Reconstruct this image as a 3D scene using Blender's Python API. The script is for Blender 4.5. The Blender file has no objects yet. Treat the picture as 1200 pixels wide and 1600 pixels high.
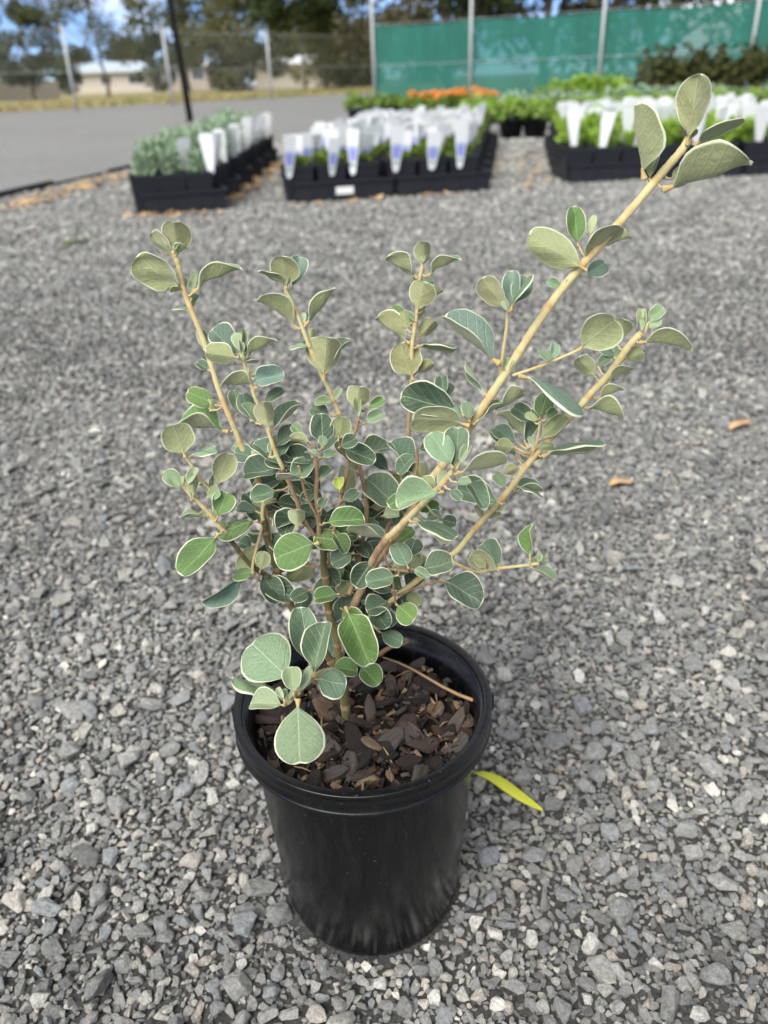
import bpy, bmesh, math, random
import numpy as np
from mathutils import Vector, Matrix, Euler
random.seed(7); rng = np.random.default_rng(7)
PI = math.pi
scene = bpy.context.scene
COL = scene.collection

# ------------------------------------------------------------------ camera
F_PX, PITCH, ROLL, CAM_Z = 1250.0, math.radians(28.5), math.radians(-2.0), 0.55
cd = bpy.data.cameras.new('camera'); cam = bpy.data.objects.new('camera', cd); COL.objects.link(cam)
cd.sensor_fit = 'VERTICAL'; cd.sensor_height = 36.0; cd.lens = F_PX/1600*36
cd.clip_start = 0.02; cd.clip_end = 3000
cam.location = (0, 0, CAM_Z)
CR = Matrix.Rotation(PI/2-PITCH, 3, 'X') @ Matrix.Rotation(ROLL, 3, 'Z')
cam.rotation_euler = CR.to_euler()
cd.dof.use_dof = True; cd.dof.focus_distance = 0.45; cd.dof.aperture_fstop = cd.lens/3.6
scene.camera = cam
CP = Vector((0, 0, CAM_Z))

# ------------------------------------------------------------------ sky, sun, exposure
SUN_EL, SUN_AZ = math.radians(46), math.radians(210)      # azimuth clockwise from +Y
CLOUD_LO, CLOUD_HI, CLOUD_COL = .45, .62, (10.0, 9.9, 9.6, 1)
world = bpy.data.worlds.new('World'); scene.world = world; world.use_nodes = True
wn, wl = world.node_tree.nodes, world.node_tree.links
bg = wn['Background']; sky = wn.new('ShaderNodeTexSky'); sky.sky_type = 'NISHITA'; sky.sun_disc = False
sky.sun_elevation = SUN_EL; sky.sun_rotation = SUN_AZ
sky.air_density = 0.3; sky.dust_density = 0.0; sky.ozone_density = 3.0
wtc = wn.new('ShaderNodeTexCoord'); wmp = wn.new('ShaderNodeMapping'); wmp.inputs['Scale'].default_value = (1, 1, 2.6); wmp.inputs['Location'].default_value = (1.6, 0, 0); wl.new(wtc.outputs['Generated'], wmp.inputs[0])
wno = wn.new('ShaderNodeTexNoise'); wno.inputs['Scale'].default_value = 3.1; wno.inputs['Detail'].default_value = 7; wno.inputs['Roughness'].default_value = .58; wl.new(wmp.outputs[0], wno.inputs['Vector'])
wrp = wn.new('ShaderNodeValToRGB'); wrp.color_ramp.elements[0].position = CLOUD_LO; wrp.color_ramp.elements[1].position = CLOUD_HI; wl.new(wno.outputs['Fac'], wrp.inputs[0])
wmx = wn.new('ShaderNodeMix'); wmx.data_type = 'RGBA'; wl.new(wrp.outputs[0], wmx.inputs[0]); wl.new(sky.outputs[0], wmx.inputs[6]); wmx.inputs[7].default_value = CLOUD_COL
wl.new(wmx.outputs[2], bg.inputs['Color']); bg.inputs['Strength'].default_value = 0.052
sl = bpy.data.lights.new('sun', 'SUN'); sl.energy = 1.5; sl.angle = math.radians(42); sl.color = (1.0, 0.965, 0.91)
so = bpy.data.objects.new('sun', sl); COL.objects.link(so)
sd = Vector((math.sin(SUN_AZ)*math.cos(SUN_EL), math.cos(SUN_AZ)*math.cos(SUN_EL), math.sin(SUN_EL)))
so.rotation_euler = sd.to_track_quat('Z', 'Y').to_euler(); so.location = sd*50
vs = scene.view_settings; vs.view_transform = 'Standard'; vs.look = 'None'; vs.gamma = 1.0; vs.exposure = 1.85
vs.use_curve_mapping = False
try: scene.cycles.use_denoising = True
except Exception: pass

# ------------------------------------------------------------------ helpers
def ray(x, y): return CR @ Vector(((x-600)/F_PX, -(y-800)/F_PX, -1.0))
def gnd(x, y, z=0.0):
    d = ray(x, y); return CP + d*((z-CAM_Z)/d.z)
def at_y(x, y, Y):
    d = ray(x, y); return CP + d*(Y/d.y)
def px_of(p):
    q = CR.transposed() @ (Vector(p)-CP); return 600+F_PX*q.x/-q.z, 800-F_PX*q.y/-q.z, -q.z

def link(o, parent=None):
    COL.objects.link(o)
    if parent is not None: o.parent = parent
    return o
def tag(o, label=None, cat=None, group=None, kind=None):
    if label: o['label'] = label
    if cat: o['category'] = cat
    if group: o['group'] = group
    if kind: o['kind'] = kind
    return o
def empty(name, loc=(0, 0, 0), rz=0.0):
    o = bpy.data.objects.new(name, None); o.location = loc; o.rotation_euler = (0, 0, rz); o.empty_display_size = .05
    return link(o)
def mobj(name, me, parent=None, loc=None):
    o = bpy.data.objects.new(name, me); link(o, parent)
    if loc is not None: o.location = loc
    return o
def mesh_from(name, verts, faces, mats, smooth=True, fm=None):
    me = bpy.data.meshes.new(name); me.from_pydata([tuple(v) for v in verts], [], faces)
    for m in mats: me.materials.append(m)
    if smooth: me.polygons.foreach_set('use_smooth', [True]*len(me.polygons))
    if fm is not None: me.polygons.foreach_set('material_index', fm)
    me.update(); return me
def bm_mesh(name, bm, mats, smooth=False):
    me = bpy.data.meshes.new(name); bm.to_mesh(me); bm.free()
    for m in mats: me.materials.append(m)
    if smooth: me.polygons.foreach_set('use_smooth', [True]*len(me.polygons))
    return me
class MB:
    def __init__(s): s.v = []; s.f = []; s.m = []
    def box(s, x0, y0, z0, x1, y1, z1, mi=0, M=None):
        b = len(s.v)
        for z in (z0, z1):
            for x, y in ((x0, y0), (x1, y0), (x1, y1), (x0, y1)):
                p = Vector((x, y, z)); s.v.append(M @ p if M else p)
        for q in ((3, 2, 1, 0), (4, 5, 6, 7), (0, 1, 5, 4), (1, 2, 6, 5), (2, 3, 7, 6), (3, 0, 4, 7)):
            s.f.append([b+i for i in q]); s.m.append(mi)
    def frustum(s, a0, a1, b0, b1, z0, z1, mi=0, c=(0, 0), cap=True):
        b = len(s.v)
        for (hx, hy, z) in ((a0, a1, z0), (b0, b1, z1)):
            for sx, sy in ((-1, -1), (1, -1), (1, 1), (-1, 1)): s.v.append(Vector((c[0]+sx*hx, c[1]+sy*hy, z)))
        for q in ((0, 1, 5, 4), (1, 2, 6, 5), (2, 3, 7, 6), (3, 0, 4, 7)): s.f.append([b+i for i in q]); s.m.append(mi)
        if cap: s.f.append([b+3, b+2, b+1, b]); s.f.append([b+4, b+5, b+6, b+7]); s.m += [mi, mi]
    def tube(s, pts, rad, n=8, mi=0, cap=True):
        pts = [Vector(p) for p in pts]; b = len(s.v); up = Vector((0.31, 0.17, 0.93)).normalized(); prev = None
        for i, p in enumerate(pts):
            t = (pts[min(i+1, len(pts)-1)]-pts[max(i-1, 0)]).normalized()
            if prev is None:
                a = t.cross(up)
                if a.length < .1: a = t.cross(Vector((1, 0, 0)))
            else: a = prev - t*prev.dot(t)
            a.normalize(); prev = a; c = t.cross(a); r = rad[i] if hasattr(rad, '__len__') else rad
            for k in range(n):
                g = 2*PI*k/n; s.v.append(p+a*(r*math.cos(g))+c*(r*math.sin(g)))
        for i in range(len(pts)-1):
            for k in range(n):
                k2 = (k+1) % n; s.f.append([b+i*n+k, b+i*n+k2, b+(i+1)*n+k2, b+(i+1)*n+k]); s.m.append(mi)
        if cap:
            s.f.append([b+k for k in range(n)][::-1]); s.m.append(mi)
            s.f.append([b+(len(pts)-1)*n+k for k in range(n)]); s.m.append(mi)
    def quad(s, p, q, r, t, mi=0):
        b = len(s.v); s.v += [p, q, r, t]; s.f.append([b, b+1, b+2, b+3]); s.m.append(mi)
    def lathe(s, prof, n=64, mi=0, c=(0, 0)):
        b = len(s.v)
        for (r, z) in prof:
            for k in range(n):
                g = 2*PI*k/n; s.v.append(Vector((c[0]+r*math.cos(g), c[1]+r*math.sin(g), z)))
        for i in range(len(prof)-1):
            for k in range(n):
                k2 = (k+1) % n; s.f.append([b+i*n+k, b+i*n+k2, b+(i+1)*n+k2, b+(i+1)*n+k]); s.m.append(mi)
    def build(s, name, mats, parent=None, smooth=False, loc=None):
        return mobj(name, s.mesh(name, mats, smooth), parent, loc)
    def mesh(s, name, mats, smooth=False):
        return mesh_from(name, s.v, s.f, mats if isinstance(mats, (list, tuple)) else [mats], smooth, s.m)

def srgb(r, g, b):
    return tuple(((c/255)/12.92 if c/255 <= .04045 else ((c/255+.055)/1.055)**2.4) for c in (r, g, b))+(1.0,)
class NT:
    """small node helper"""
    def __init__(s, name):
        s.mat = bpy.data.materials.new(name); s.mat.use_nodes = True
        s.n = s.mat.node_tree.nodes; s.l = s.mat.node_tree.links; s.p = s.n['Principled BSDF']
    def new(s, t, **k):
        nd = s.n.new(t)
        for a, b in k.items(): setattr(nd, a, b)
        return nd
    def link(s, a, b): s.l.new(a, b)
    def coord(s, out='Object'): return s.new('ShaderNodeTexCoord').outputs[out]
    def noise(s, vec, scale, detail=4, rough=.55, out='Fac'):
        nd = s.new('ShaderNodeTexNoise'); nd.inputs['Scale'].default_value = scale
        nd.inputs['Detail'].default_value = detail; nd.inputs['Roughness'].default_value = rough
        if vec is not None: s.link(vec, nd.inputs['Vector'])
        return nd.outputs[out]
    def ramp(s, fac, stops, interp='LINEAR'):
        nd = s.new('ShaderNodeValToRGB'); e = nd.color_ramp.elements; nd.color_ramp.interpolation = interp
        while len(e) < len(stops): e.new(.5)
        for i, (p, c) in enumerate(stops):
            e[i].position = p; e[i].color = c if len(c) == 4 else tuple(c)+(1,)
        s.link(fac, nd.inputs[0]); return nd.outputs[0]
    def mix(s, fac, a, b, mode='MIX'):
        nd = s.new('ShaderNodeMix', data_type='RGBA', blend_type=mode)
        for i, v in ((0, fac), (6, a), (7, b)):
            if hasattr(v, 'is_linked') or hasattr(v, 'links'): s.link(v, nd.inputs[i])
            else: nd.inputs[i].default_value = v if i == 0 else (tuple(v)+(1,) if len(v) == 3 else v)
        return nd.outputs[2]
    def math(s, op, a, b=None, c=None):
        nd = s.new('ShaderNodeMath', operation=op)
        for i, v in enumerate((a, b, c)):
            if v is None: continue
            if hasattr(v, 'links'): s.link(v, nd.inputs[i])
            else: nd.inputs[i].default_value = v
        return nd.outputs[0]
    def bump(s, h, strength, dist):
        nd = s.new('ShaderNodeBump'); nd.inputs['Strength'].default_value = strength; nd.inputs['Distance'].default_value = dist
        s.link(h, nd.inputs['Height']); s.link(nd.outputs[0], s.p.inputs['Normal'])
    def set(s, **k):
        for a, v in k.items():
            i = s.p.inputs[a.replace('_', ' ')]
            if hasattr(v, 'links'): s.link(v, i)
            else: i.default_value = v
        return s
def simple(name, c1, c2, scale=20, rough=.7, bump=0, bdist=.002, spec=.3, detail=4):
    t = NT(name); v = t.coord(); f = t.noise(v, scale, detail)
    t.set(Base_Color=t.mix(f, c1, c2), Roughness=rough); t.p.inputs['Specular IOR Level'].default_value = spec
    if bump: t.bump(t.noise(v, scale*3, 4), bump, bdist)
    return t.mat

# ------------------------------------------------------------------ materials
def m_stone():
    t = NT('gravel_stone'); oi = t.new('ShaderNodeObjectInfo'); v = t.coord()
    off = t.new('ShaderNodeVectorMath', operation='ADD'); t.link(v, off.inputs[0])
    sc = t.new('ShaderNodeVectorMath', operation='SCALE'); sc.inputs[0].default_value = (37, 91, 53); t.link(oi.outputs['Random'], sc.inputs['Scale'])
    t.link(sc.outputs[0], off.inputs[1]); vv = off.outputs[0]
    base = t.ramp(oi.outputs['Random'], [(0, (.05, .05, .052)), (.15, (.15, .15, .15)), (.28, (.23, .228, .22)), (.40, (.085, .088, .092)),
        (.52, (.28, .277, .262)), (.63, (.13, .132, .134)), (.73, (.16, .175, .19)), (.83, (.25, .238, .21)), (.91, (.40, .395, .37)), (.955, (.26, .222, .19)), (1, (.55, .54, .50))])
    n1 = t.noise(vv, 1.6, 6, .7); n2 = t.noise(vv, 7, 8, .85)
    c = t.mix(t.math('MULTIPLY', n1, .4), base, (.32, .318, .30), 'MIX')
    sp = t.ramp(n2, [(.34, (.25, .25, .25)), (.5, (1, 1, 1)), (.66, (1.7, 1.7, 1.65))])
    c = t.mix(.75, c, sp, 'MULTIPLY')
    c = t.mix(1.0, c, (2.4, 2.39, 2.34), 'MULTIPLY')
    pn = t.noise(oi.outputs['Location'], 5.0, 4, .6); c = t.mix(.8, c, t.ramp(pn, [(.34, (.68, .68, .69)), (.64, (1.2, 1.2, 1.19))]), 'MULTIPLY')
    t.set(Base_Color=c, Roughness=.88); t.p.inputs['Specular IOR Level'].default_value = .25
    t.bump(t.noise(vv, 6, 8, .8), .7, .12); return t.mat
def m_ground():
    t = NT('ground_gravel'); v = t.coord(); 
    vo = t.new('ShaderNodeTexVoronoi'); vo.inputs['Scale'].default_value = 95; t.link(v, vo.inputs['Vector'])
    sep = t.new('ShaderNodeSeparateColor'); t.link(vo.outputs['Color'], sep.inputs[0])
    c = t.ramp(sep.outputs[0], [(0, (.08, .08, .08)), (.4, (.19, .187, .178)), (.75, (.28, .277, .262)), (1, (.40, .395, .37))])
    n = t.noise(v, 1.3, 5); c = t.mix(.6, c, t.ramp(n, [(.3, (.7, .7, .7)), (.7, (1.25, 1.24, 1.2))]), 'MULTIPLY')
    n3 = t.noise(v, 30, 6, .8); c = t.mix(.5, c, t.ramp(n3, [(.3, (.45, .45, .45)), (.7, (1.5, 1.5, 1.45))]), 'MULTIPLY')
    t.set(Base_Color=c, Roughness=.95); t.p.inputs['Specular IOR Level'].default_value = .15
    t.bump(vo.outputs['Distance'], .6, .004); return t.mat
def m_road():
    t = NT('road_surface'); v = t.coord(); n = t.noise(v, 14, 9, .95); n2 = t.noise(v, .7, 5)
    c = t.ramp(n, [(.3, (.08, .08, .077)), (.5, (.185, .183, .175)), (.7, (.36, .356, .34))])
    c = t.mix(.5, c, t.ramp(n2, [(.3, (.8, .8, .8)), (.7, (1.2, 1.2, 1.16))]), 'MULTIPLY')
    t.set(Base_Color=c, Roughness=.95); t.bump(n, .4, .004); return t.mat
def leaf_coords(t):
    uv = t.new('ShaderNodeUVMap'); uv.uv_map = 'UVMap'; s = t.new('ShaderNodeSeparateXYZ'); t.link(uv.outputs[0], s.inputs[0])
    return s.outputs[0], t.math('ABSOLUTE', t.math('SUBTRACT', s.outputs[1], .5))
def vein_mask(t):
    u, a = leaf_coords(t)
    mid = t.math('SUBTRACT', 1, t.math('MINIMUM', t.math('DIVIDE', a, .022), 1.0))
    k = t.math('FRACT', t.math('MULTIPLY', t.math('SUBTRACT', u, t.math('MULTIPLY', a, .85)), 5.5))
    side = t.math('SUBTRACT', 1, t.math('MINIMUM', t.math('DIVIDE', t.math('ABSOLUTE', t.math('SUBTRACT', k, .5)), .09), 1.0))
    return mid, side
def m_leaf_top():
    t = NT('leaf_upper'); oi = t.new('ShaderNodeObjectInfo'); v = t.coord('Object'); mid, side = vein_mask(t)
    off = t.new('ShaderNodeVectorMath', operation='ADD'); t.link(v, off.inputs[0]); t.link(oi.outputs['Location'], off.inputs[1])
    n = t.noise(v, 3.2, 4); nf = t.noise(off.outputs[0], 24, 5, .7)
    c = t.mix(t.math('MULTIPLY', n, .45), oi.outputs['Color'], (.26, .36, .26))
    c = t.mix(.7, c, oi.outputs['Color'])
    c = t.mix(.7, c, t.ramp(nf, [(.3, (.62, .66, .6)), (.7, (1.35, 1.3, 1.4))]), 'MULTIPLY')
    c = t.mix(t.math('MULTIPLY', mid, .6), c, (.42, .50, .33)); c = t.mix(t.math('MULTIPLY', side, .3), c, (.36, .44, .28))
    bl = t.noise(off.outputs[0], 5.5, 6, .75); c = t.mix(t.ramp(bl, [(.58, (0, 0, 0)), (.74, (.5, .5, .5))]), c, (.27, .31, .09)); c = t.mix(t.ramp(bl, [(.24, (.75, .75, .75)), (.30, (0, 0, 0))]), c, (.12, .085, .035))
    t.set(Base_Color=c, Roughness=t.ramp(n, [(.3, (.33,)*3), (.7, (.52,)*3)])); t.p.inputs['Specular IOR Level'].default_value = .45
    h = t.math('SUBTRACT', t.math('MULTIPLY', nf, .35), t.math('ADD', t.math('MULTIPLY', side, .5), mid))
    t.bump(h, .4, .02); t.p.inputs['Sheen Weight'].default_value = .04
    return t.mat
def m_leaf_under():
    t = NT('leaf_underside'); oi = t.new('ShaderNodeObjectInfo'); v = t.coord('Object'); mid, side = vein_mask(t)
    c = t.ramp(oi.outputs['Random'], [(0, (.26, .295, .135)), (.5, (.31, .34, .17)), (1, (.285, .285, .14))])
    n = t.noise(v, 9, 5, .7); c = t.mix(.5, c, t.ramp(n, [(.3, (.78, .78, .78)), (.7, (1.2, 1.2, 1.18))]), 'MULTIPLY')
    c = t.mix(t.math('MULTIPLY', mid, .5), c, (.46, .45, .27)); c = t.mix(t.math('MULTIPLY', side, .32), c, (.42, .42, .26))
    t.set(Base_Color=c, Roughness=.9); t.p.inputs['Specular IOR Level'].default_value = .15
    t.p.inputs['Sheen Weight'].default_value = .35; t.p.inputs['Sheen Roughness'].default_value = .5
    t.bump(t.math('ADD', t.math('ADD', mid, t.math('MULTIPLY', side, .6)), t.math('MULTIPLY', n, .4)), .35, .02); return t.mat
M = {}
M['stone'] = m_stone(); M['ground'] = m_ground(); M['road'] = m_road()
def m_bed():
    t = NT('dark_grit'); v = t.coord(); n = t.noise(v, 300, 6, .8); n2 = t.noise(v, 25, 4)
    c = t.ramp(n, [(.35, (.035, .035, .034)), (.6, (.12, .118, .113)), (.8, (.27, .266, .255))]); c = t.mix(.5, c, t.ramp(n2, [(.3, (.6, .6, .6)), (.7, (1.3, 1.28, 1.22))]), 'MULTIPLY')
    t.set(Base_Color=c, Roughness=.95); t.p.inputs['Specular IOR Level'].default_value = .1; t.bump(n, .8, .003); return t.mat
M['bed'] = m_bed()
M['ltop'] = m_leaf_top(); M['lund'] = m_leaf_under()
M['lrim'] = simple('leaf_felt_margin', (.48, .52, .34), (.74, .74, .56), 5, .9)
def m_stem(name, c1, c2, c3):
    t = NT(name); v = t.coord('Object'); mp = t.new('ShaderNodeMapping'); mp.inputs['Scale'].default_value = (1, 1, .35); t.link(v, mp.inputs[0])
    n = t.noise(mp.outputs[0], 160, 5, .7); n2 = t.noise(v, 60, 3)
    c = t.mix(t.ramp(n2, [(.35, (0, 0, 0)), (.65, (1, 1, 1))]), c1, c2); c = t.mix(t.ramp(n, [(.45, (0, 0, 0)), (.75, (1, 1, 1))]), c, c3)
    t.set(Base_Color=c, Roughness=.85); t.p.inputs['Specular IOR Level'].default_value = .2; t.p.inputs['Sheen Weight'].default_value = .2
    t.bump(n, .5, .0008); return t.mat
M['stem_tan'] = m_stem('stem_young', (.50, .47, .24), (.55, .44, .23), (.46, .28, .13))
M['petiole'] = m_stem('petiole_felt', (.50, .34, .13), (.55, .44, .20), (.42, .21, .08))
M['stem_green'] = m_stem('stem_green', (.13, .13, .035), (.085, .07, .025), (.20, .16, .07))
M['stem_brown'] = m_stem('stem_twig', (.28, .185, .10), (.20, .115, .06), (.40, .30, .17))
def m_black(name, rough, scuff):
    t = NT(name); v = t.coord(); mp = t.new('ShaderNodeMapping'); mp.inputs['Scale'].default_value = (1, 1, .12); t.link(v, mp.inputs[0])
    n = t.noise(mp.outputs[0], 110, 6, .75); n2 = t.noise(v, 30, 6, .8); sp = t.noise(v, 420, 2, .5)
    d = t.math('MULTIPLY', t.ramp(n, [(.5, (0, 0, 0)), (.8, (1, 1, 1))]), scuff)
    c = t.mix(d, (.0025, .003, .004), (.045, .043, .038))
    c = t.mix(t.ramp(sp, [(.70, (0, 0, 0)), (.80, (.5, .5, .5))]), c, (.22, .20, .17))
    t.set(Base_Color=c, Roughness=t.ramp(t.math('ADD', t.math('MULTIPLY', n, .7), t.math('MULTIPLY', n2, .3)), [(.36, (rough-.08,)*3), (.62, (rough+.08,)*3)])); t.bump(n, .15, .0006)
    t.p.inputs['Specular IOR Level'].default_value = .42; return t.mat
M['pot'] = m_black('black_pot_plastic', .25, .22); M['rim'] = m_black('black_rim_plastic', .30, .2)
M['tray'] = simple('black_tray_plastic', (.008, .009, .012), (.016, .018, .024), 8, .45, spec=.4)
M['soil'] = simple('potting_mix', (.005, .004, .003), (.022, .016, .011), 160, .95, 1.0, .004)
def m_chip():
    t = NT('bark_chip'); oi = t.new('ShaderNodeObjectInfo'); v = t.coord(); mp = t.new('ShaderNodeMapping'); mp.inputs['Scale'].default_value = (.25, 1, 1); t.link(v, mp.inputs[0])
    b = t.ramp(oi.outputs['Random'], [(0, (.012, .010, .009)), (.30, (.048, .030, .022)), (.45, (.018, .016, .015)), (.62, (.085, .046, .038)), (.78, (.12, .105, .095)), (.90, (.20, .13, .085)), (1, (.46, .34, .22))])
    n = t.noise(mp.outputs[0], 5, 6, .75); t.set(Base_Color=t.mix(.7, b, t.ramp(n, [(.3, (.4, .4, .4)), (.7, (1.5, 1.45, 1.4))]), 'MULTIPLY'), Roughness=.85)
    t.bump(n, .7, .08); return t.mat
M['chip'] = m_chip()
M['fine1'] = simple('dark_bark_fines', (.006, .005, .004), (.02, .015, .011), 300, .9)
M['fine2'] = simple('brown_bark_fines', (.03, .018, .012), (.07, .042, .03), 300, .9)
M['fine3'] = simple('grey_bark_fines', (.035, .03, .026), (.09, .08, .07), 300, .9)
M['fine4'] = simple('tan_bark_fines', (.13, .085, .05), (.30, .21, .13), 300, .9)
M['straw'] = simple('dry_straw', (.26, .17, .08), (.42, .30, .16), 60, .8, .3)
M['fibre'] = simple('root_fibre', (.12, .08, .05), (.34, .25, .14), 60, .85, .3)
M['yleaf'] = simple('yellow_leaf', (.62, .60, .05), (.50, .56, .06), 40, .55, .4, .001)
M['dry'] = simple('dry_leaf', (.45, .26, .11), (.62, .45, .26), 25, .8)
M['white'] = simple('white_label_plastic', (.74, .77, .78), (.82, .83, .83), 8, .45)
M['print'] = simple('blue_violet_print', (.16, .20, .62), (.42, .46, .78), 30, .45)
M['printg'] = simple('green_print', (.12, .30, .16), (.45, .6, .5), 40, .45)
M['steel'] = simple('galvanised_steel', (.40, .41, .41), (.52, .53, .53), 12, .5)
M['blackmetal'] = simple('black_painted_steel', (.012, .013, .014), (.03, .03, .03), 10, .5)
def m_foliage(name, c1, c2, c3):
    t = NT(name); v = t.coord('Object'); n = t.noise(v, 2.3, 3); oi = t.new('ShaderNodeObjectInfo'); n2 = t.noise(v, 17, 2)
    c = t.mix(t.ramp(n, [(.35, (0, 0, 0)), (.65, (1, 1, 1))]), c1, c2); c = t.mix(t.ramp(n2, [(.5, (0, 0, 0)), (.7, (1, 1, 1))]), c, c3)
    t.set(Base_Color=c, Roughness=.65); t.p.inputs['Specular IOR Level'].default_value = .2
    tr = t.new('ShaderNodeBsdfTranslucent'); t.link(c, tr.inputs[0]); ms = t.new('ShaderNodeMixShader'); ms.inputs[0].default_value = .3
    t.link(t.p.outputs[0], ms.inputs[1]); t.link(tr.outputs[0], ms.inputs[2]); t.link(ms.outputs[0], t.n['Material Output'].inputs[0])
    return t.mat
M['fol_grey'] = m_foliage('grey_green_seedling', (.30, .40, .26), (.40, .50, .36), (.22, .36, .18))
M['fol_low'] = m_foliage('low_green_seedling', (.12, .19, .03), (.18, .24, .05), (.09, .13, .03))
M['fol_lime'] = m_foliage('lime_seedling', (.26, .42, .05), (.36, .50, .09), (.15, .28, .04))
M['fol_mid'] = m_foliage('mid_green_seedling', (.14, .24, .04), (.20, .30, .06), (.28, .34, .10))
M['fol_brown'] = m_foliage('brownish_shrub', (.065, .075, .022), (.10, .085, .032), (.05, .06, .02))
M['gum1'] = m_foliage('gum_foliage', (.085, .105, .045), (.12, .13, .065), (.06, .08, .035))
M['gum2'] = m_foliage('olive_foliage', (.15, .155, .07), (.11, .12, .05), (.19, .17, .08))
M['gum3'] = m_foliage('yellow_green_foliage', (.22, .22, .06), (.14, .16, .05), (.28, .24, .07))
M['gum4'] = m_foliage('dark_foliage', (.045, .065, .02), (.06, .085, .03), (.035, .045, .018))
M['gum5'] = m_foliage('brown_green_foliage', (.07, .065, .03), (.10, .085, .045), (.05, .055, .02))
M['flower'] = simple('orange_flower', (.62, .13, .02), (.72, .30, .04), 30, .6)
M['bark'] = simple('tree_bark', (.10, .08, .06), (.20, .17, .13), 3, .9, .5, .03)
M['cream'] = simple('cream_wall', (.55, .49, .42), (.62, .56, .48), 2, .8)
M['brick'] = simple('tan_wall', (.34, .27, .21), (.42, .35, .28), 3, .85)
M['roofw'] = simple('pale_metal_roof', (.72, .74, .76), (.8, .81, .82), 2, .45)
M['roofb'] = simple('blue_grey_metal_roof', (.42, .50, .58), (.48, .56, .63), 2, .45)
M['glass'] = simple('dark_window_glass', (.03, .035, .04), (.05, .055, .06), 3, .12)
M['frame'] = simple('white_window_frame', (.7, .7, .69), (.78, .78, .77), 5, .5)
def m_grass():
    t = NT('dry_grass'); v = t.coord(); n = t.noise(v, .35, 5); n2 = t.noise(v, 9, 5, .7)
    c = t.ramp(n, [(.3, (.36, .27, .12)), (.5, (.30, .26, .10)), (.68, (.15, .18, .05))])
    t.set(Base_Color=t.mix(.6, c, t.ramp(n2, [(.3, (.6, .6, .6)), (.7, (1.3, 1.3, 1.25))]), 'MULTIPLY'), Roughness=.95); return t.mat
M['grass'] = m_grass()
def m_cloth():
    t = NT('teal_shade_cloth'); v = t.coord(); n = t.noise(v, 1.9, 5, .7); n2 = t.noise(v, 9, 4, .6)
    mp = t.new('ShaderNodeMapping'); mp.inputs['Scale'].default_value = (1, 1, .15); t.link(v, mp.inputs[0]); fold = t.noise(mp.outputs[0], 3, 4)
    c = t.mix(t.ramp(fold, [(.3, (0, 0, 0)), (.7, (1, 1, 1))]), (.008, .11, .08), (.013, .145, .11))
    c = t.mix(t.ramp(t.math('MULTIPLY', n, t.math('ADD', n2, .5)), [(.76, (0, 0, 0)), (.84, (.8, .8, .8))]), c, (.36, .55, .52))  # pale spots of light on the cloth, painted into its colour
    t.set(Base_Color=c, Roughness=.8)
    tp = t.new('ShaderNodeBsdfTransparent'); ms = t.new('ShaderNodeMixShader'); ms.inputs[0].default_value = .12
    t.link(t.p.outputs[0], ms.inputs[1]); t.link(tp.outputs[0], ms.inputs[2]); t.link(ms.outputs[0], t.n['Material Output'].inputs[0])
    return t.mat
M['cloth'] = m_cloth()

# ------------------------------------------------------------------ ground
def sheet(name, pts, z, mat, kind='structure'):
    me = mesh_from(name, [(p[0], p[1], z) for p in pts], [list(range(len(pts)))], [mat], False)
    o = mobj(name, me); tag(o, kind=kind); return o
GROUND = sheet('ground', [(-300, -60), (300, -60), (300, 500), (-300, 500)], 0, M['ground'])
tag(GROUND, 'grey gravel yard surface', 'ground')
BED = sheet('gravel_bed', [(-.60, .12), (.60, .12), (1.36, 1.5), (5.1, 8.3), (-5.1, 8.3), (-1.36, 1.5)], .003, M['bed']); tag(BED, 'dark grit bed under the loose gravel', 'ground')
e0, e1 = gnd(0, 312), gnd(210, 264)
ed = (e1-e0).normalized(); e_a = e0-ed*8; e_b = e1+ed*1.2
rfar0, rfar1 = gnd(0, 176), gnd(600, 144); rd = (rfar1-rfar0).normalized()
sheet('road', [e_a+Vector((-14, 0, 0)), e_a+Vector((-.05, 0, 0)), e_b+Vector((-.05, 0, 0)), (-.4, 11.5, 0), rfar1+rd*6, rfar0-rd*30], .004, M['road'])
tag(bpy.data.objects['road'], 'pale grey drive beyond the black edging', 'road')
n_ = Vector((-rd.y, rd.x, 0))
g0, g1 = rfar0-rd*30, rfar1+rd*25
sheet('verge', [g0, g1, g1+n_*260, g0+n_*260], .012, M['grass'])
tag(bpy.data.objects['verge'], 'dry yellow grass verge under the wire fence', 'verge')
# tufts of dry grass on the verge
mb = MB()
for i in range(7000):
    p = g0.lerp(g1, random.random()) + n_*(random.random()**2*14)
    if p.y < 6 or abs(p.x) > 30: continue
    h = random.uniform(.06, .2); a = random.random()*PI; w = random.uniform(.03, .08); d = Vector((math.cos(a)*w, math.sin(a)*w, 0)); ln = Vector((random.uniform(-.06, .06), random.uniform(-.06, .06), h))
    b = len(mb.v); mb.v += [p-d, p+d, p+ln]; mb.f.append([b, b+1, b+2]); mb.m.append(0)
tag(mb.build('grass', M['grass']), 'tufts of dry grass along the fence', 'grass', kind='stuff')
# black edging strip
mb = MB(); pr = Vector((-ed.y, ed.x, 0))
for i in range(14):
    t0, t1 = i/14, (i+1)/14; a, b = e_a.lerp(e_b, t0), e_a.lerp(e_b, t1)
    w = .02; z = .035+.01*math.sin(i*2.1)
    q = [a-pr*w, a+pr*w, b+pr*w, b-pr*w]; bs = len(mb.v)
    for zz in (-.01, z):
        for p in q: mb.v.append(Vector((p.x, p.y, zz)))
    for f in ((4, 5, 6, 7), (0, 1, 5, 4), (2, 3, 7, 6), (1, 2, 6, 5), (3, 0, 4, 7)): mb.f.append([bs+k for k in f]); mb.m.append(0)
tag(mb.build('garden_edging', M['tray']), 'low black edging strip between the gravel and the drive', 'edging')

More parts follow.
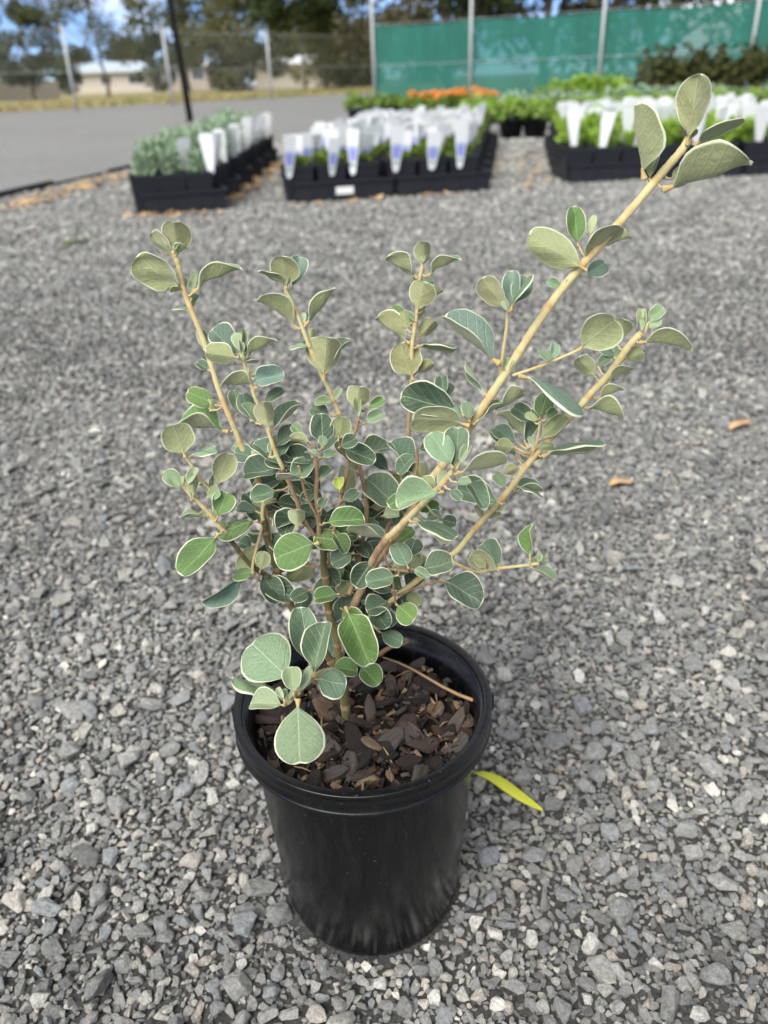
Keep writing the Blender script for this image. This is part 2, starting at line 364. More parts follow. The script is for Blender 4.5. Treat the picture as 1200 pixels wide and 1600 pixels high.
# ------------------------------------------------------------------ gravel stones
PROTO = bpy.data.collections.new('stone_shapes')
def stone_mesh(k, hi=False):
    r = random.Random(k*13+5); bm = bmesh.new()
    sx, sy, sz = r.uniform(.85, 1.25), r.uniform(.65, .95), r.uniform(.45, .75)
    for i in range(r.randint(11, 16)):
        v = Vector((r.gauss(0, 1), r.gauss(0, 1), r.gauss(0, 1))).normalized()
        for _ in range(1): v = Vector((v.x*sx, v.y*sy, v.z*sz))*r.uniform(.42, .52)
        bm.verts.new(v)
    bmesh.ops.convex_hull(bm, input=bm.verts)
    for v in [v for v in bm.verts if not v.link_faces]: bm.verts.remove(v)
    bmesh.ops.dissolve_limit(bm, angle_limit=.32, verts=bm.verts, edges=bm.edges)
    bmesh.ops.bevel(bm, geom=list(bm.edges), offset=.03, segments=1, profile=.6, affect='EDGES', clamp_overlap=True)
    bmesh.ops.triangulate(bm, faces=bm.faces)
    return bm_mesh('stone', bm, [M['stone']], False)
protos = []
for k in range(16):
    me = stone_mesh(k); o = bpy.data.objects.new('stone_shape', me); PROTO.objects.link(o); protos.append(o)
POT_X, POT_Y = -.0185, .41
pts, rots, scls = [], [], []
RES = .0015; X0, X1, Y0, Y1 = -1.45, 1.45, .08, 1.5
occ = np.zeros((int((Y1-Y0)/RES), int((X1-X0)/RES)), bool)
def lim(y): return .55+.55*y
def dart(n, lo, hi, frac, power=1.0):
    for _ in range(n):
        y = random.uniform(Y0, Y1); x = random.uniform(-lim(y), lim(y))
        if (x-POT_X)**2+(y-POT_Y)**2 < .055**2: continue
        d = lo+(hi-lo)*random.random()**power; r = d*.5*frac
        ix, iy, k = int((x-X0)/RES), int((y-Y0)/RES), max(1, int(r/RES))
        w = occ[max(0, iy-k):iy+k+1, max(0, ix-k):ix+k+1]
        if w.any(): continue
        w[:] = True
        fr = math.hypot(x-POT_X, y-POT_Y)
        z = .003+d*random.uniform(.14, .36)
        
        if fr < .0645+d*.3: continue
        pts.append((x, y, z)); scls.append((d*random.uniform(.85, 1.2), d*random.uniform(.8, 1.1), d*random.uniform(.75, 1.05))); rots.append((random.gauss(0, .35), random.gauss(0, .35), random.random()*6.28))
dart(5000, .015, .029, .58, 2.0); dart(56000, .0088, .0145, .58); dart(125000, .0052, .0085, .56); dart(110000, .003, .0048, .56)
near_n = len(pts)
y = Y0
while y < Y1:                                                    # fine chips filling the gaps
    for x in np.arange(-lim(y), lim(y), .0058):
        d = random.uniform(.0045, .0085); px_, py_ = x+random.uniform(-.003, .003), y+random.uniform(-.003, .003)
        if math.hypot(px_-POT_X, py_-POT_Y) < .0655: continue
        pts.append((px_, py_, .003+d*random.uniform(-.05, .22))); scls.append((d, d*random.uniform(.8, 1.1), d*.8)); rots.append((random.gauss(0, .5), random.gauss(0, .5), random.random()*6.28))
    y += .0058
y = Y1
while y < 8.4:                                                   # farther out: jittered rows
    sp = .0098+.0030*(y-1.5); L = .55+.55*y
    for x in np.arange(-L, L, sp):
        if ed.x*(y-e0.y)-ed.y*(x-e0.x) > .02: continue
        d = random.uniform(.75, 1.65)*sp
        pts.append((x+random.uniform(-.5, .5)*sp, y+random.uniform(-.5, .5)*sp, d*random.uniform(.1, .3)+.003))
        scls.append((d, d*random.uniform(.8, 1.1), d*.9)); rots.append((random.gauss(0, .4), random.gauss(0, .4), random.random()*6.28))
    y += sp*1.1
# the 300 stones that show largest are objects of their own
def vis_size(i):
    u, v, z = px_of(pts[i])
    if not (5 < u < 1195 and 300 < v < 1590): return 0
    if 400 < u < 770 and 960 < v < 1480: return 0
    return max(scls[i])/z
order = sorted(range(near_n), key=lambda i: -vis_size(i))[:300]; big = set(order)
for i in order:
    o = mobj('stone', protos[random.randrange(16)].data, GROUND, pts[i]); o.rotation_euler = rots[i]; o.scale = scls[i]
keep = [i for i in range(len(pts)) if i not in big]
me = bpy.data.meshes.new('gravel'); me.from_pydata([pts[i] for i in keep], [], [])
a = me.attributes.new('rot', 'FLOAT_VECTOR', 'POINT'); a.data.foreach_set('vector', np.array([rots[i] for i in keep], 'f').ravel())
a = me.attributes.new('scl', 'FLOAT_VECTOR', 'POINT'); a.data.foreach_set('vector', np.array([scls[i] for i in keep], 'f').ravel())
a = me.attributes.new('pick', 'INT', 'POINT'); a.data.foreach_set('value', rng.integers(0, 16, len(keep)).astype('i'))
gravel = mobj('gravel', me); tag(gravel, 'loose grey crushed gravel covering the yard', 'gravel', kind='stuff')
ng = bpy.data.node_groups.new('gravel_scatter', 'GeometryNodeTree')
ng.interface.new_socket('Geometry', in_out='INPUT', socket_type='NodeSocketGeometry'); ng.interface.new_socket('Geometry', in_out='OUTPUT', socket_type='NodeSocketGeometry')
gi, go = ng.nodes.new('NodeGroupInput'), ng.nodes.new('NodeGroupOutput')
ci = ng.nodes.new('GeometryNodeCollectionInfo'); ci.inputs['Collection'].default_value = PROTO; ci.inputs['Separate Children'].default_value = True; ci.inputs['Reset Children'].default_value = True
ip = ng.nodes.new('GeometryNodeInstanceOnPoints'); ip.inputs['Pick Instance'].default_value = True
def attr(nm, ty):
    nd = ng.nodes.new('GeometryNodeInputNamedAttribute'); nd.data_type = ty; nd.inputs['Name'].default_value = nm; return nd.outputs[0]
ng.links.new(gi.outputs[0], ip.inputs['Points']); ng.links.new(ci.outputs[0], ip.inputs['Instance'])
ng.links.new(attr('rot', 'FLOAT_VECTOR'), ip.inputs['Rotation']); ng.links.new(attr('scl', 'FLOAT_VECTOR'), ip.inputs['Scale']); ng.links.new(attr('pick', 'INT'), ip.inputs['Instance Index'])
ng.links.new(ip.outputs[0], go.inputs[0])
md = gravel.modifiers.new('scatter', 'NODES'); md.node_group = ng

# ------------------------------------------------------------------ pot
ROOT = empty('plant_pot', (POT_X, POT_Y, 0)); tag(ROOT, 'round black plastic plant pot standing on the gravel', 'plant pot')
mb = MB()
mb.lathe([(0, .003), (.052, .003), (.0575, .001), (.0620, .004), (.0642, .011), (.0648, .019), (.0658, .021), (.0712, .095), (.0756, .162), (.0762, .1735), (.0805, .1742), (.0805, .187), (.0788, .187), (.0735, .168), (.0640, .024), (0, .014)], 96)
mb.build('wall', M['pot'], ROOT, True)
mb = MB()
mb.lathe([(.0802, .1730), (.0848, .1724), (.0855, .1726), (.0858, .1732), (.0857, .1741), (.0853, .1745), (.0850, .1749), (.0848, .1753), (.0848, .1862), (.0853, .1866), (.0857, .1869), (.0857, .1882), (.0855, .1887), (.0850, .1889), (.0808, .1889), (.0803, .1887), (.0800, .1880), (.0795, .178)], 96)
mb.build('rim', M['rim'], ROOT, True)
for ang in (math.radians(176), math.radians(6)):
    mb = MB(); R = Matrix.Rotation(ang, 4, 'Z')
    for j in range(5):
        a0 = -.10+.04*j; Rj = Matrix.Rotation(ang+a0+.02, 4, 'Z')
        mb.box(.0843, -.0018, .172, .0878, .0018, .1845 if j in (0, 4) else .176, 0, Rj)
    mb.build('lug', M['rim'], ROOT)
# potting mix
SOIL_Z = .163
bm = bmesh.new(); bmesh.ops.create_grid(bm, x_segments=44, y_segments=44, size=.0735)
for v in bm.verts:
    x, y = v.co.x/.0735, v.co.y/.0735; r = max(abs(x), abs(y)); L = math.hypot(x, y)
    if L > 0: v.co.x, v.co.y = x/L*r*.0735, y/L*r*.0735
    v.co.z = .003*math.sin(x*5+1)*math.cos(y*4)+random.uniform(-.0014, .0014)-.003*r*r
SOIL = mobj('potting_mix', bm_mesh('potting_mix', bm, [M['soil']], True), None, (POT_X, POT_Y, SOIL_Z))
tag(SOIL, 'dark bark potting mix filling the black pot', 'potting mix')
def chip_mesh(k):
    r = random.Random(k+99); bm = bmesh.new(); n = r.randint(5, 8)
    tops = []
    for z in (-.16, .16):
        ring = []
        for i in range(n):
            g = 2*PI*i/n+r.uniform(-.25, .25); q = r.uniform(.72, 1.05)
            ring.append(bm.verts.new((.5*math.cos(g)*q, .5*math.sin(g)*q, z+r.uniform(-.08, .08))))
        tops.append(ring)
    bmesh.ops.convex_hull(bm, input=bm.verts)
    bmesh.ops.bevel(bm, geom=list(bm.edges), offset=.03, segments=1, affect='EDGES', clamp_overlap=True); bmesh.ops.triangulate(bm, faces=bm.faces)
    return bm_mesh('bark_chip', bm, [M['chip']])
chips = [chip_mesh(k) for k in range(9)]
for i in range(300):
    r = .070*math.sqrt(random.random()); g = random.random()*2*PI; big_ = random.random() < .42
    o = mobj('bark_chip', random.choice(chips), SOIL, (r*math.cos(g), r*math.sin(g), random.uniform(.0008, .0065)))
    L = random.uniform(.015, .029) if big_ else random.uniform(.004, .012); w = L*random.uniform(.28, .85)
    o.scale = (L, w, L*random.uniform(.25, .5)); o.rotation_euler = (random.gauss(0, .5), random.gauss(0, .38), random.random()*6.28)
mb = MB()
for i in range(560):                                              # bark fines and splinters too small to pick apart
    r = .0715*math.sqrt(random.random()); g = random.random()*2*PI; L = random.uniform(.002, .0075); w = L*random.uniform(.18, .6)
    if random.random() < .22: L *= 1.9; w *= .55
    Mx = Matrix.Translation((r*math.cos(g), r*math.sin(g), random.uniform(.001, .0065))) @ Euler((random.gauss(0, .6), random.gauss(0, .45), random.random()*6.28)).to_matrix().to_4x4()
    mb.box(-L/2, -w/2, -w*.3, L/2, w/2, w*.3, random.choice((0, 0, 0, 0, 1, 1, 2, 2, 3)), Mx)
tag(mb.build('bark_fines', [M['fine1'], M['fine2'], M['fine3'], M['fine4']], SOIL), kind='stuff')
mb = MB()
for i in range(22):                                               # fibres in the mix
    r = .068*math.sqrt(random.random()); g = random.random()*2*PI; L = random.uniform(.006, .02); a = random.random()*6.28
    p = Vector((r*math.cos(g), r*math.sin(g), random.uniform(.003, .007))); d = Vector((math.cos(a), math.sin(a), random.uniform(-.1, .25)))*L
    q = p+d
    if math.hypot(q.x, q.y) > .071: continue
    mb.tube([p, p+d*.5+Vector((0, 0, .001)), q], [.0004, .0006, .0002], 5)
tag(mb.build('fibres', M['fibre'], SOIL), kind='stuff')
def stick(a, b, r0, r1, label):
    m = MB(); p, q = Vector(a), Vector(b); k = [p.lerp(q, t/6)+Vector((0, 0, .002*math.sin(t))) for t in range(7)]
    m.tube(k, [r0+(r1-r0)*t/6 for t in range(7)], 8); o = m.build('straw_stick', M['straw'], None, True)
    tag(o, label, 'stick')
stick(gnd(598, 1027, .172), gnd(742, 1094, .174),   .0006, .0013, 'long tan straw lying on the potting mix towards the pot wall')
stick(gnd(592, 1024, .169), gnd(650, 994, .183), .0022, .0004, 'short pointed tan husk leaning at the back of the pot')

# ------------------------------------------------------------------ shrub
SHRUB = empty('shrub', (POT_X-.006, POT_Y+.006, SOIL_Z)); tag(SHRUB, 'grey green round leaved shrub with tan stems growing in the black pot', 'shrub')
bpy.context.view_layer.update()
INV = SHRUB.matrix_world.inverted()
STEM_SAMPLES = []
def catmull(P, n=7):
    out = []
    for i in range(len(P)-1):
        p0, p1, p2, p3 = P[max(i-1, 0)], P[i], P[i+1], P[min(i+2, len(P)-1)]
        for k in range(n):
            t = k/n; out.append(.5*((2*p1)+(p2-p0)*t+(2*p0-5*p1+4*p2-p3)*t*t+(3*p1-p0-3*p2+p3)*t**3))
    out.append(P[-1]); return out
def stem(points, r0, r1, mat, name='stem', nodes=True):
    P = [at_y(x, y, POT_Y+d) for x, y, d in points]; C = catmull(P); n = len(C)
    dep = px_of(P[0])[2]; R = []; mp = dep/F_PX; jr = random.Random(int(points[0][0]*7+points[-1][1]))
    ph = jr.random()*6; C = [c+Vector((math.sin(i*.55+ph)*.9*mp, math.cos(i*.37+ph)*.9*mp, 0)) if 0 < i < n-1 else c for i, c in enumerate(C)]
    C2 = []
    for i in range(n-1): C2 += [C[i].lerp(C[i+1], k/3) for k in range(3)]
    C = C2+[C[-1]]; n = len(C); node = []; run = 0; gap = 0
    for i in range(n):
        t = i/(n-1); r = .9*(r0+(r1-r0)*t)*mp; run += (C[i]-C[i-1]).length if i else 0
        k = abs((run+gap) % .026-.013)/.013; nd = nodes and k < .09          # a leaf node every few centimetres
        node.append(nd); R.append(r*(1+.05*math.sin(i*.9+ph)+.04*math.sin(i*2.3)+(.13*(1-k/.09) if nd else 0)))
    mb = MB(); mb.tube([INV @ p for p in C], R, 10)
    mb.m = [1 if node[min(i//10, n-1)] and i < 10*(n-1) else 0 for i in range(len(mb.f))]
    o = mb.build(name, [M[mat], M['petiole' if mat == 'stem_tan' else 'stem_brown']], SHRUB, True)
    for i in range(0, n): u, v, z = px_of(C[i]); STEM_SAMPLES.append((u, v, C[i].y-POT_Y, R[i], mat))
    return o
stem([(541, 1128, .004), (534, 1060, .005), (526, 1004, .006), (513, 946, .008), (508, 900, .008), (505, 867, .006), (500, 835, .004)], 8, 5, 'stem_green')
stem([(500, 838, .004), (497, 812, .002), (495, 770, 0), (494, 719, -.004), (496, 702, -.006)], 4.2, 3.2, 'stem_brown')
stem([(533, 1056, .005), (492, 995, .01), (457, 952, .01), (434, 895, .01), (420, 848, .01), (411, 812, .01)], 6.5, 5.5, 'stem_green')
stem([(411, 815, .01), (411, 795, .01), (412, 772, .01)], 3.6, 3.2, 'stem_tan')
stem([(440, 912, .01), (406, 893, .004), (373, 862, -.003), (350, 830, -.008)], 4.2, 4, 'stem_green')
stem([(352, 832, -.008), (335, 812, -.01), (307, 782, -.012), (286, 758, -.012)], 4.4, 3.4, 'stem_tan')
stem([(345, 800, -.008), (330, 768, -.006), (307, 741, -.006), (290, 712, -.006)], 3, 2.6, 'stem_tan')
stem([(420, 845, .012), (406, 757, .016), (395, 735, .018), (371, 680, .02), (350, 630, .02), (320, 540, .025), (290, 458, .03), (276, 408, .03), (272, 392, .03)], 5.6, 3.6, 'stem_tan')
stem([(492, 840, .004), (470, 800, .0), (450, 750, -.002), (440, 728, -.004)], 3.6, 3.6, 'stem_brown')
stem([(442, 732, -.004), (425, 690, -.006), (403, 630, -.006), (392, 600, -.006), (378, 555, -.006)], 3.8, 2.8, 'stem_tan')
stem([(545, 930, .01), (562, 870, .02), (572, 800, .03), (560, 720, .035), (530, 647, .04)], 4, 3.8, 'stem_brown')
stem([(531, 649, .04), (506, 593, .042), (470, 506, .045), (450, 460, .046), (446, 448, .046)], 3.8, 3.2, 'stem_tan')
stem([(560, 920, .015), (605, 830, .035), (634, 720, .045), (641, 640, .05), (642, 603, .05)], 4, 3.6, 'stem_brown')
stem([(642, 606, .05), (645, 540, .05), (651, 486, .05), (657, 430, .05), (660, 412, .05)], 3.8, 3, 'stem_tan')
stem([(530, 1030, .006), (548, 962, .008), (572, 905, .008), (614, 842, .006), (655, 778, .002), (676, 748, -.002)], 6.5, 6.5, 'stem_brown')
stem([(672, 752, -.002), (700, 715, -.006), (732, 669, -.012), (780, 600, -.016), (801, 564, -.012), (885, 444, -.004), (1007, 303, .008), (1060, 240, .012), (1078, 216, .014)], 7.5, 6.0, 'stem_tan')
stem([(562, 915, .0), (580, 880, -.008), (606, 838, -.021)], 6.5, 6, 'stem_brown')
stem([(604, 841, -.020), (646, 802, -.034), (690, 757, -.048), (708, 736, -.052)], 6, 4.4, 'stem_tan')
stem([(537, 1000, .006), (570, 975, .008), (619, 932, .01), (700, 872, .012), (730, 842, .012), (787, 776, .006), (831, 718, .0), (910, 630, -.004), (939, 599, -.004), (978, 548, -.005), (1003, 520, -.006)], 5, 5, 'stem_tan')
stem([(781, 592, -.014), (788, 540, -.016), (793, 487, -.018)], 3, 2.6, 'stem_tan')
stem([(801, 587, -.014), (850, 570, -.018), (906, 546, -.022)], 2.8, 2.6, 'stem_tan')
stem([(575, 893, -.004), (610, 890, -.014), (648, 893, -.022)], 2.8, 2.6, 'stem_brown')
stem([(700, 874, .01), (740, 893, -.005), (775, 888, -.012), (820, 884, -.02), (842, 880, -.024)], 2.8, 2.6, 'stem_tan')
stem([(533, 1052, .005), (512, 1048, -.025), (493, 1056, -.058), (478, 1066, -.075), (455, 1092, -.088), (446, 1097, -.09)], 4.6, 4.2, 'stem_tan')
stem([(620, 930, .01), (655, 917, .0), (691, 907, -.006)], 2.4, 2.2, 'stem_brown')
stem([(827, 722, .0), (838, 692, -.004), (846, 655, -.008)], 3, 2.6, 'stem_tan')
stem([(512, 880, .006), (530, 790, .004), (546, 720, .0), (556, 668, -.004), (562, 640, -.004)], 3, 2.6, 'stem_brown')
stem([(497, 812, .002), (478, 770, -.004), (466, 728, -.006)], 2.6, 2.2, 'stem_brown')
stem([(545, 720, .0), (533, 700, -.004), (527, 676, -.006)], 2.4, 2.2, 'stem_brown')
stem([(612, 845, .006), (650, 780, .01), (652, 730, .008), (650, 705, .008)], 2.6, 2.4, 'stem_brown')
stem([(600, 860, .0), (612, 905, -.004), (618, 940, -.006)], 2.2, 2.0, 'stem_brown')
stem([(412, 816, .01), (395, 880, .0), (402, 905, -.004)], 2.6, 2.4, 'stem_tan')

def leaf_mesh(k, felt=False):
    r = random.Random(k*7+1)
    aa, nn = r.uniform(1.05, 1.5), r.uniform(1.95, 2.4); cup = r.uniform(-.35, .75); bend = r.uniform(-.2, .55); wav = r.uniform(.006, .032); fold = r.uniform(.03, .34); tw = r.uniform(-.55, .55)
    if k % 8 == 5: bend = .5
    if k % 8 == 6: cup = .6
    S = [-1, -.928, -.7, -.42, -.18, 0, .18, .42, .7, .928, 1]
    T = [0, .012, .05, .11, .19, .29, .40, .51, .62, .72, .81, .885, .935, .972, .991, 1]
    notch = .03 if k % 3 == 0 else 0
    def hw(t):
        if t <= 0 or t >= 1: return .0
        return .5*(max(0, 1-abs(2*t**aa-1)**nn))**(1/nn)*(min(1, .30+t/.22*.7) if t < .22 else 1)
    V, UV = [], []
    def pt(t, s, off):
        h = max(hw(t), .012 if t < .5 else .002); y = s*h; e = abs(s)
        L = t-notch*math.exp(-(s*h/.08)**2)*max(0, (t-.8)/.2)
        y *= 1+.035*math.sin(t*9+k)*(1 if s > 0 else .6)+.012*math.sin(t*19+k*2); z = cup*(y*y)*1.6+fold*abs(y)-bend*t*t*.55+wav*math.sin(t*9+s*4)+tw*y*t*.6
        z -= .030*max(0, (e-.7)/.3)**2*(h/.5)                      # recurved margin
        th = .010*(1-.5*e*e) if 0 < t < 1 else .005
        return (.10+.90*L, y, z+off*th)
    n = len(S); m = len(T)
    for off in (1, -1):
        for t in T:
            for s in S: V.append(pt(t, s, off)); UV.append((t, s*hw(t)+.5))
    Fc, Mi = [], []
    def vid(o, i, j): return o*n*m+i*n+j
    for i in range(m-1):
        for j in range(n-1):
            rim = j in (0, n-2) or i >= m-3
            q = [vid(0, i, j), vid(0, i, j+1), vid(0, i+1, j+1), vid(0, i+1, j)][::-1]; Fc.append(q); Mi.append(2 if rim else 0)
            q = [vid(1, i, j), vid(1, i, j+1), vid(1, i+1, j+1), vid(1, i+1, j)]; Fc.append(q); Mi.append(2 if rim else 1)
    for i in range(m-1):                                          # closed edge
        for j, fl in ((0, 0), (n-1, 1)):
            q = [vid(0, i, j), vid(0, i+1, j), vid(1, i+1, j), vid(1, i, j)]; Fc.append(q if fl else q[::-1]); Mi.append(2)
    for j in range(n-1): Fc.append([vid(0, m-1, j), vid(0, m-1, j+1), vid(1, m-1, j+1), vid(1, m-1, j)][::-1]); Mi.append(2)
    b = len(V)                                                    # petiole
    for x, rr in ((-.01, .052), (.045, .034), (.14, .018)):
        for g in range(6): V.append((x, rr*math.cos(g*PI/3)*1.3, rr*math.sin(g*PI/3)-.005)); UV.append((.5, .9))
    for i in range(2):
        for g in range(6): Fc.append([b+i*6+g, b+i*6+(g+1) % 6, b+i*6+6+(g+1) % 6, b+i*6+6+g]); Mi.append(3)
    me = mesh_from('leaf', V, Fc, [M['ltop'], M['lund'], M['lrim'], M['petiole']], True, Mi)
    uv = me.uv_layers.new(name='UVMap'); li = np.zeros(len(me.loops), 'i'); me.loops.foreach_get('vertex_index', li)
    uv.data.foreach_set('uv', np.array(UV, 'f')[li].ravel()); return me
LEAVES = [leaf_mesh(k) for k in range(24)]
FELT = [leaf_mesh(k+50, 2) for k in range(5)]
CAMDIR = None
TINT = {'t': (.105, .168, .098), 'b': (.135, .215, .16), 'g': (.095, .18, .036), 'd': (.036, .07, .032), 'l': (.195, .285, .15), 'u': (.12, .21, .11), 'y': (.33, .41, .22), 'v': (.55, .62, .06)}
def nearest(x, y):
    return min(STEM_SAMPLES, key=lambda s: (s[0]-x)**2+(s[1]-y)**2)
TWIGS = MB
nleaf = [0]
def leaf(bx, by, tx, ty, w, kind='t', dz=0.0, bias=None, attach=True):
    tx += (tx-bx)*.03; ty += (ty-by)*.03
    rr = random.Random(int(bx*31+by*17+tx)); s = nearest(bx, by); d = s[2]; dist = math.hypot(s[0]-bx, s[1]-by)
    base = at_y(bx, by, POT_Y+d+dz); dep = px_of(base)[2]; m = dep/F_PX
    Rr, Uu, v = CR.col[0], CR.col[1], (CP-base).normalized()
    A = (Rr*(tx-bx)-Uu*(ty-by))*m; L0 = A.length
    A -= v*A.dot(v)
    up = Vector((0, 0, 1)); up = (up-v*up.dot(v)).normalized()
    b = bias if bias is not None else rr.uniform(.15, .6)
    under = kind == 'u'
    N = v+up*(-b*.55 if under else b)+Vector(Rr)*rr.uniform(-.25, .25); N.normalize()
    # never foreshorten the long axis too much
    lam = -A.dot(N)/v.dot(N); lam = max(-.9*L0, min(.9*L0, lam)); A3 = A+v*lam
    L = A3.length; X = A3.normalized(); N = (N-X*N.dot(X)).normalized()
    app = w*m; nat = .62*L0
    if app < .72*nat and kind != 'y':
        phi = math.acos(max(.2, app/nat)); q = 1 if rr.random() < .5 else -1
        Wd = N.cross(X); # choose the tilt that turns the upper face to the sky
        for sgn in (1, -1):
            Nt = Matrix.Rotation(sgn*phi, 3, X) @ N
            if (Nt.z > N.z) != under: q = sgn
        N = Matrix.Rotation(q*phi, 3, X) @ N
    Y = N.cross(X); pv = Y-v*Y.dot(v); width = min(app/max(.3, pv.length), .95*L)
    Zt = N if not under else -N; Yt = Zt.cross(X)
    me = rr.choice(FELT if kind == 'y' else LEAVES)
    o = bpy.data.objects.new('leaf', me); link(o, SHRUB)
    c = TINT[kind]; f = rr.uniform(.72, 1.22); o.color = (c[0]*f*rr.uniform(.93, 1.07), c[1]*f, c[2]*f*rr.uniform(.9, 1.1), 1)
    p = INV @ base
    o.matrix_local = Matrix(((X.x*L, Yt.x*width, Zt.x*L, p.x), (X.y*L, Yt.y*width, Zt.y*L, p.y), (X.z*L, Yt.z*width, Zt.z*L, p.z), (0, 0, 0, 1)))
    nleaf[0] += 1
    if attach and (dist > 4 or abs(dz) > .004):
        a = at_y(s[0], s[1], POT_Y+d); mid = a.lerp(base, .5)+Vector((0, 0, -.0012)); r = 1.7*m
        mb = MB(); mb.tube([INV @ q_ for q_ in (a, mid, base+X*L*.06)], [r*1.2, r, r*.9], 7)
        mb.build('petiole', M['stem_tan' if s[4] == 'stem_tan' else 'stem_brown'], SHRUB, True)
def leaves(ox, oy, s, rows):
    for r in rows: leaf(ox+r[0]*s, oy+r[1]*s, ox+r[2]*s, oy+r[3]*s, r[4]*s, *r[5:])
# upper left stems
leaves(200, 320, .3, [
 (250,280,250,88,150,'u'),(245,285,122,155,55,'u',.004),(290,450,66,268,130,'u'),(345,450,545,284,52,'u'),(330,495,345,342,38,'y'),
 (395,755,372,650,60,'u',.004),(575,785,440,655,125,'b',.004),(575,795,402,770,115,'u',-.003),(590,775,560,668,60,'y'),(598,765,606,642,34,'y'),
 (610,800,742,675,52,'u'),(635,925,808,878,105,'b'),(670,950,498,900,52,'u'),(420,860,362,820,56,'t',.003),(460,1045,318,970,105,'g',-.002),
 (425,1075,437,1014,92,'u',-.004),(520,1180,266,1120,92,'g',-.003),(640,1130,590,972,95,'t',.004),(570,1095,558,972,66,'l',.006),(700,1030,812,966,66,'t',.002),
 (735,1170,700,1028,105,'u',-.004),(672,1142,588,1045,52,'l'),(740,1180,908,1050,50,'t'),
 (828,438,812,268,155,'u'),(855,438,900,262,100,'b',.005),(820,420,708,316,60,'u',.003),(875,640,710,455,92,'u'),(925,620,1088,460,62,'u'),(915,630,916,562,28,'y'),
 (1020,908,1032,692,190,'u',-.004),(1030,880,1115,678,90,'t',.005),(1060,1100,946,1050,85,'t',-.002)])
# stem beside them
leaves(540, 360, .3, [
 (400,195,405,58,88,'u'),(370,245,222,145,62,'u'),(430,235,567,116,48,'u'),(372,425,405,272,145,'u',-.004),(395,425,485,300,70,'u',-.001),
 (320,480,232,385,85,'g',.003),(320,520,300,420,72,'u',-.002),(330,585,166,455,84,'u'),(375,570,462,462,84,'u',.003),(375,605,562,558,64,'u'),
 (350,775,288,596,165,'u',-.004),(370,740,455,690,66,'u',.003),(800,690,496,478,125,'b',-.004),
 (845,420,716,258,122,'u',-.002),(870,420,868,214,95,'b',.004),(870,400,950,222,115,'t',.002),(860,415,915,222,44,'u'),(835,750,842,652,62,'y',-.002),
 (730,860,632,682,38,'t'),(620,950,292,862,170,'d',-.004,.2),(640,1015,366,932,130,'u',-.010),(620,965,474,888,72,'l',-.008),(645,995,630,886,62,'l',-.01),
 (665,1010,812,898,44,'l',-.006),(780,930,932,852,54,'u',.002),(955,1135,848,916,80,'t',-.002),(1010,985,1050,846,105,'g',-.002),(1040,985,1098,928,50,'g',-.006),
 (1010,1090,1140,968,85,'u',-.004),(900,1110,775,1030,95,'t',.002),(890,1130,788,1120,88,'u',-.004),(510,870,500,756,72,'t',-.002),(500,880,560,790,50,'t'),
 (55,940,70,812,125,'u',.003),(70,990,62,868,42,'y',-.006),(95,1005,198,948,72,'l',-.004),(110,930,198,880,56,'g')])
# big stem tip
leaves(820, 100, .31667, [
 (800,395,858,72,168,'u',-.002),(840,400,1042,232,95,'u'),(690,615,1085,500,142,'u',-.003),(590,560,520,226,112,'u'),(612,575,652,425,62,'y'),(720,570,785,508,46,'u'),
 (262,900,243,714,95,'g'),(245,960,158,846,96,'b',.004),(300,1015,36,855,155,'u',-.005),(285,970,424,778,74,'u'),(320,850,341,748,42,'y'),(300,1050,396,968,88,'b',.005),(410,895,512,834,50,'u',.004)])
# right stem
leaves(780, 440, .28333, [
 (437,378,628,205,215,'u',-.003),(640,340,690,200,120,'u',.004),(790,300,788,142,54,'y'),(820,225,905,145,74,'l'),(810,255,892,214,52,'y'),(775,335,1054,318,96,'u',-.003),
 (540,470,605,412,66,'t',.004),(535,530,436,418,105,'u'),(640,450,652,350,76,'l',.003),(690,430,792,388,90,'u',.003),(600,560,718,458,54,'u'),(545,650,668,572,54,'u'),
 (470,695,684,704,64,'u'),(115,520,488,602,135,'b',-.004,.5),(240,965,522,814,105,'u',-.003),(85,1130,242,1150,64,'t'),(190,770,75,690,95,'t',.004),(640,420,560,350,60,'t',.004)])
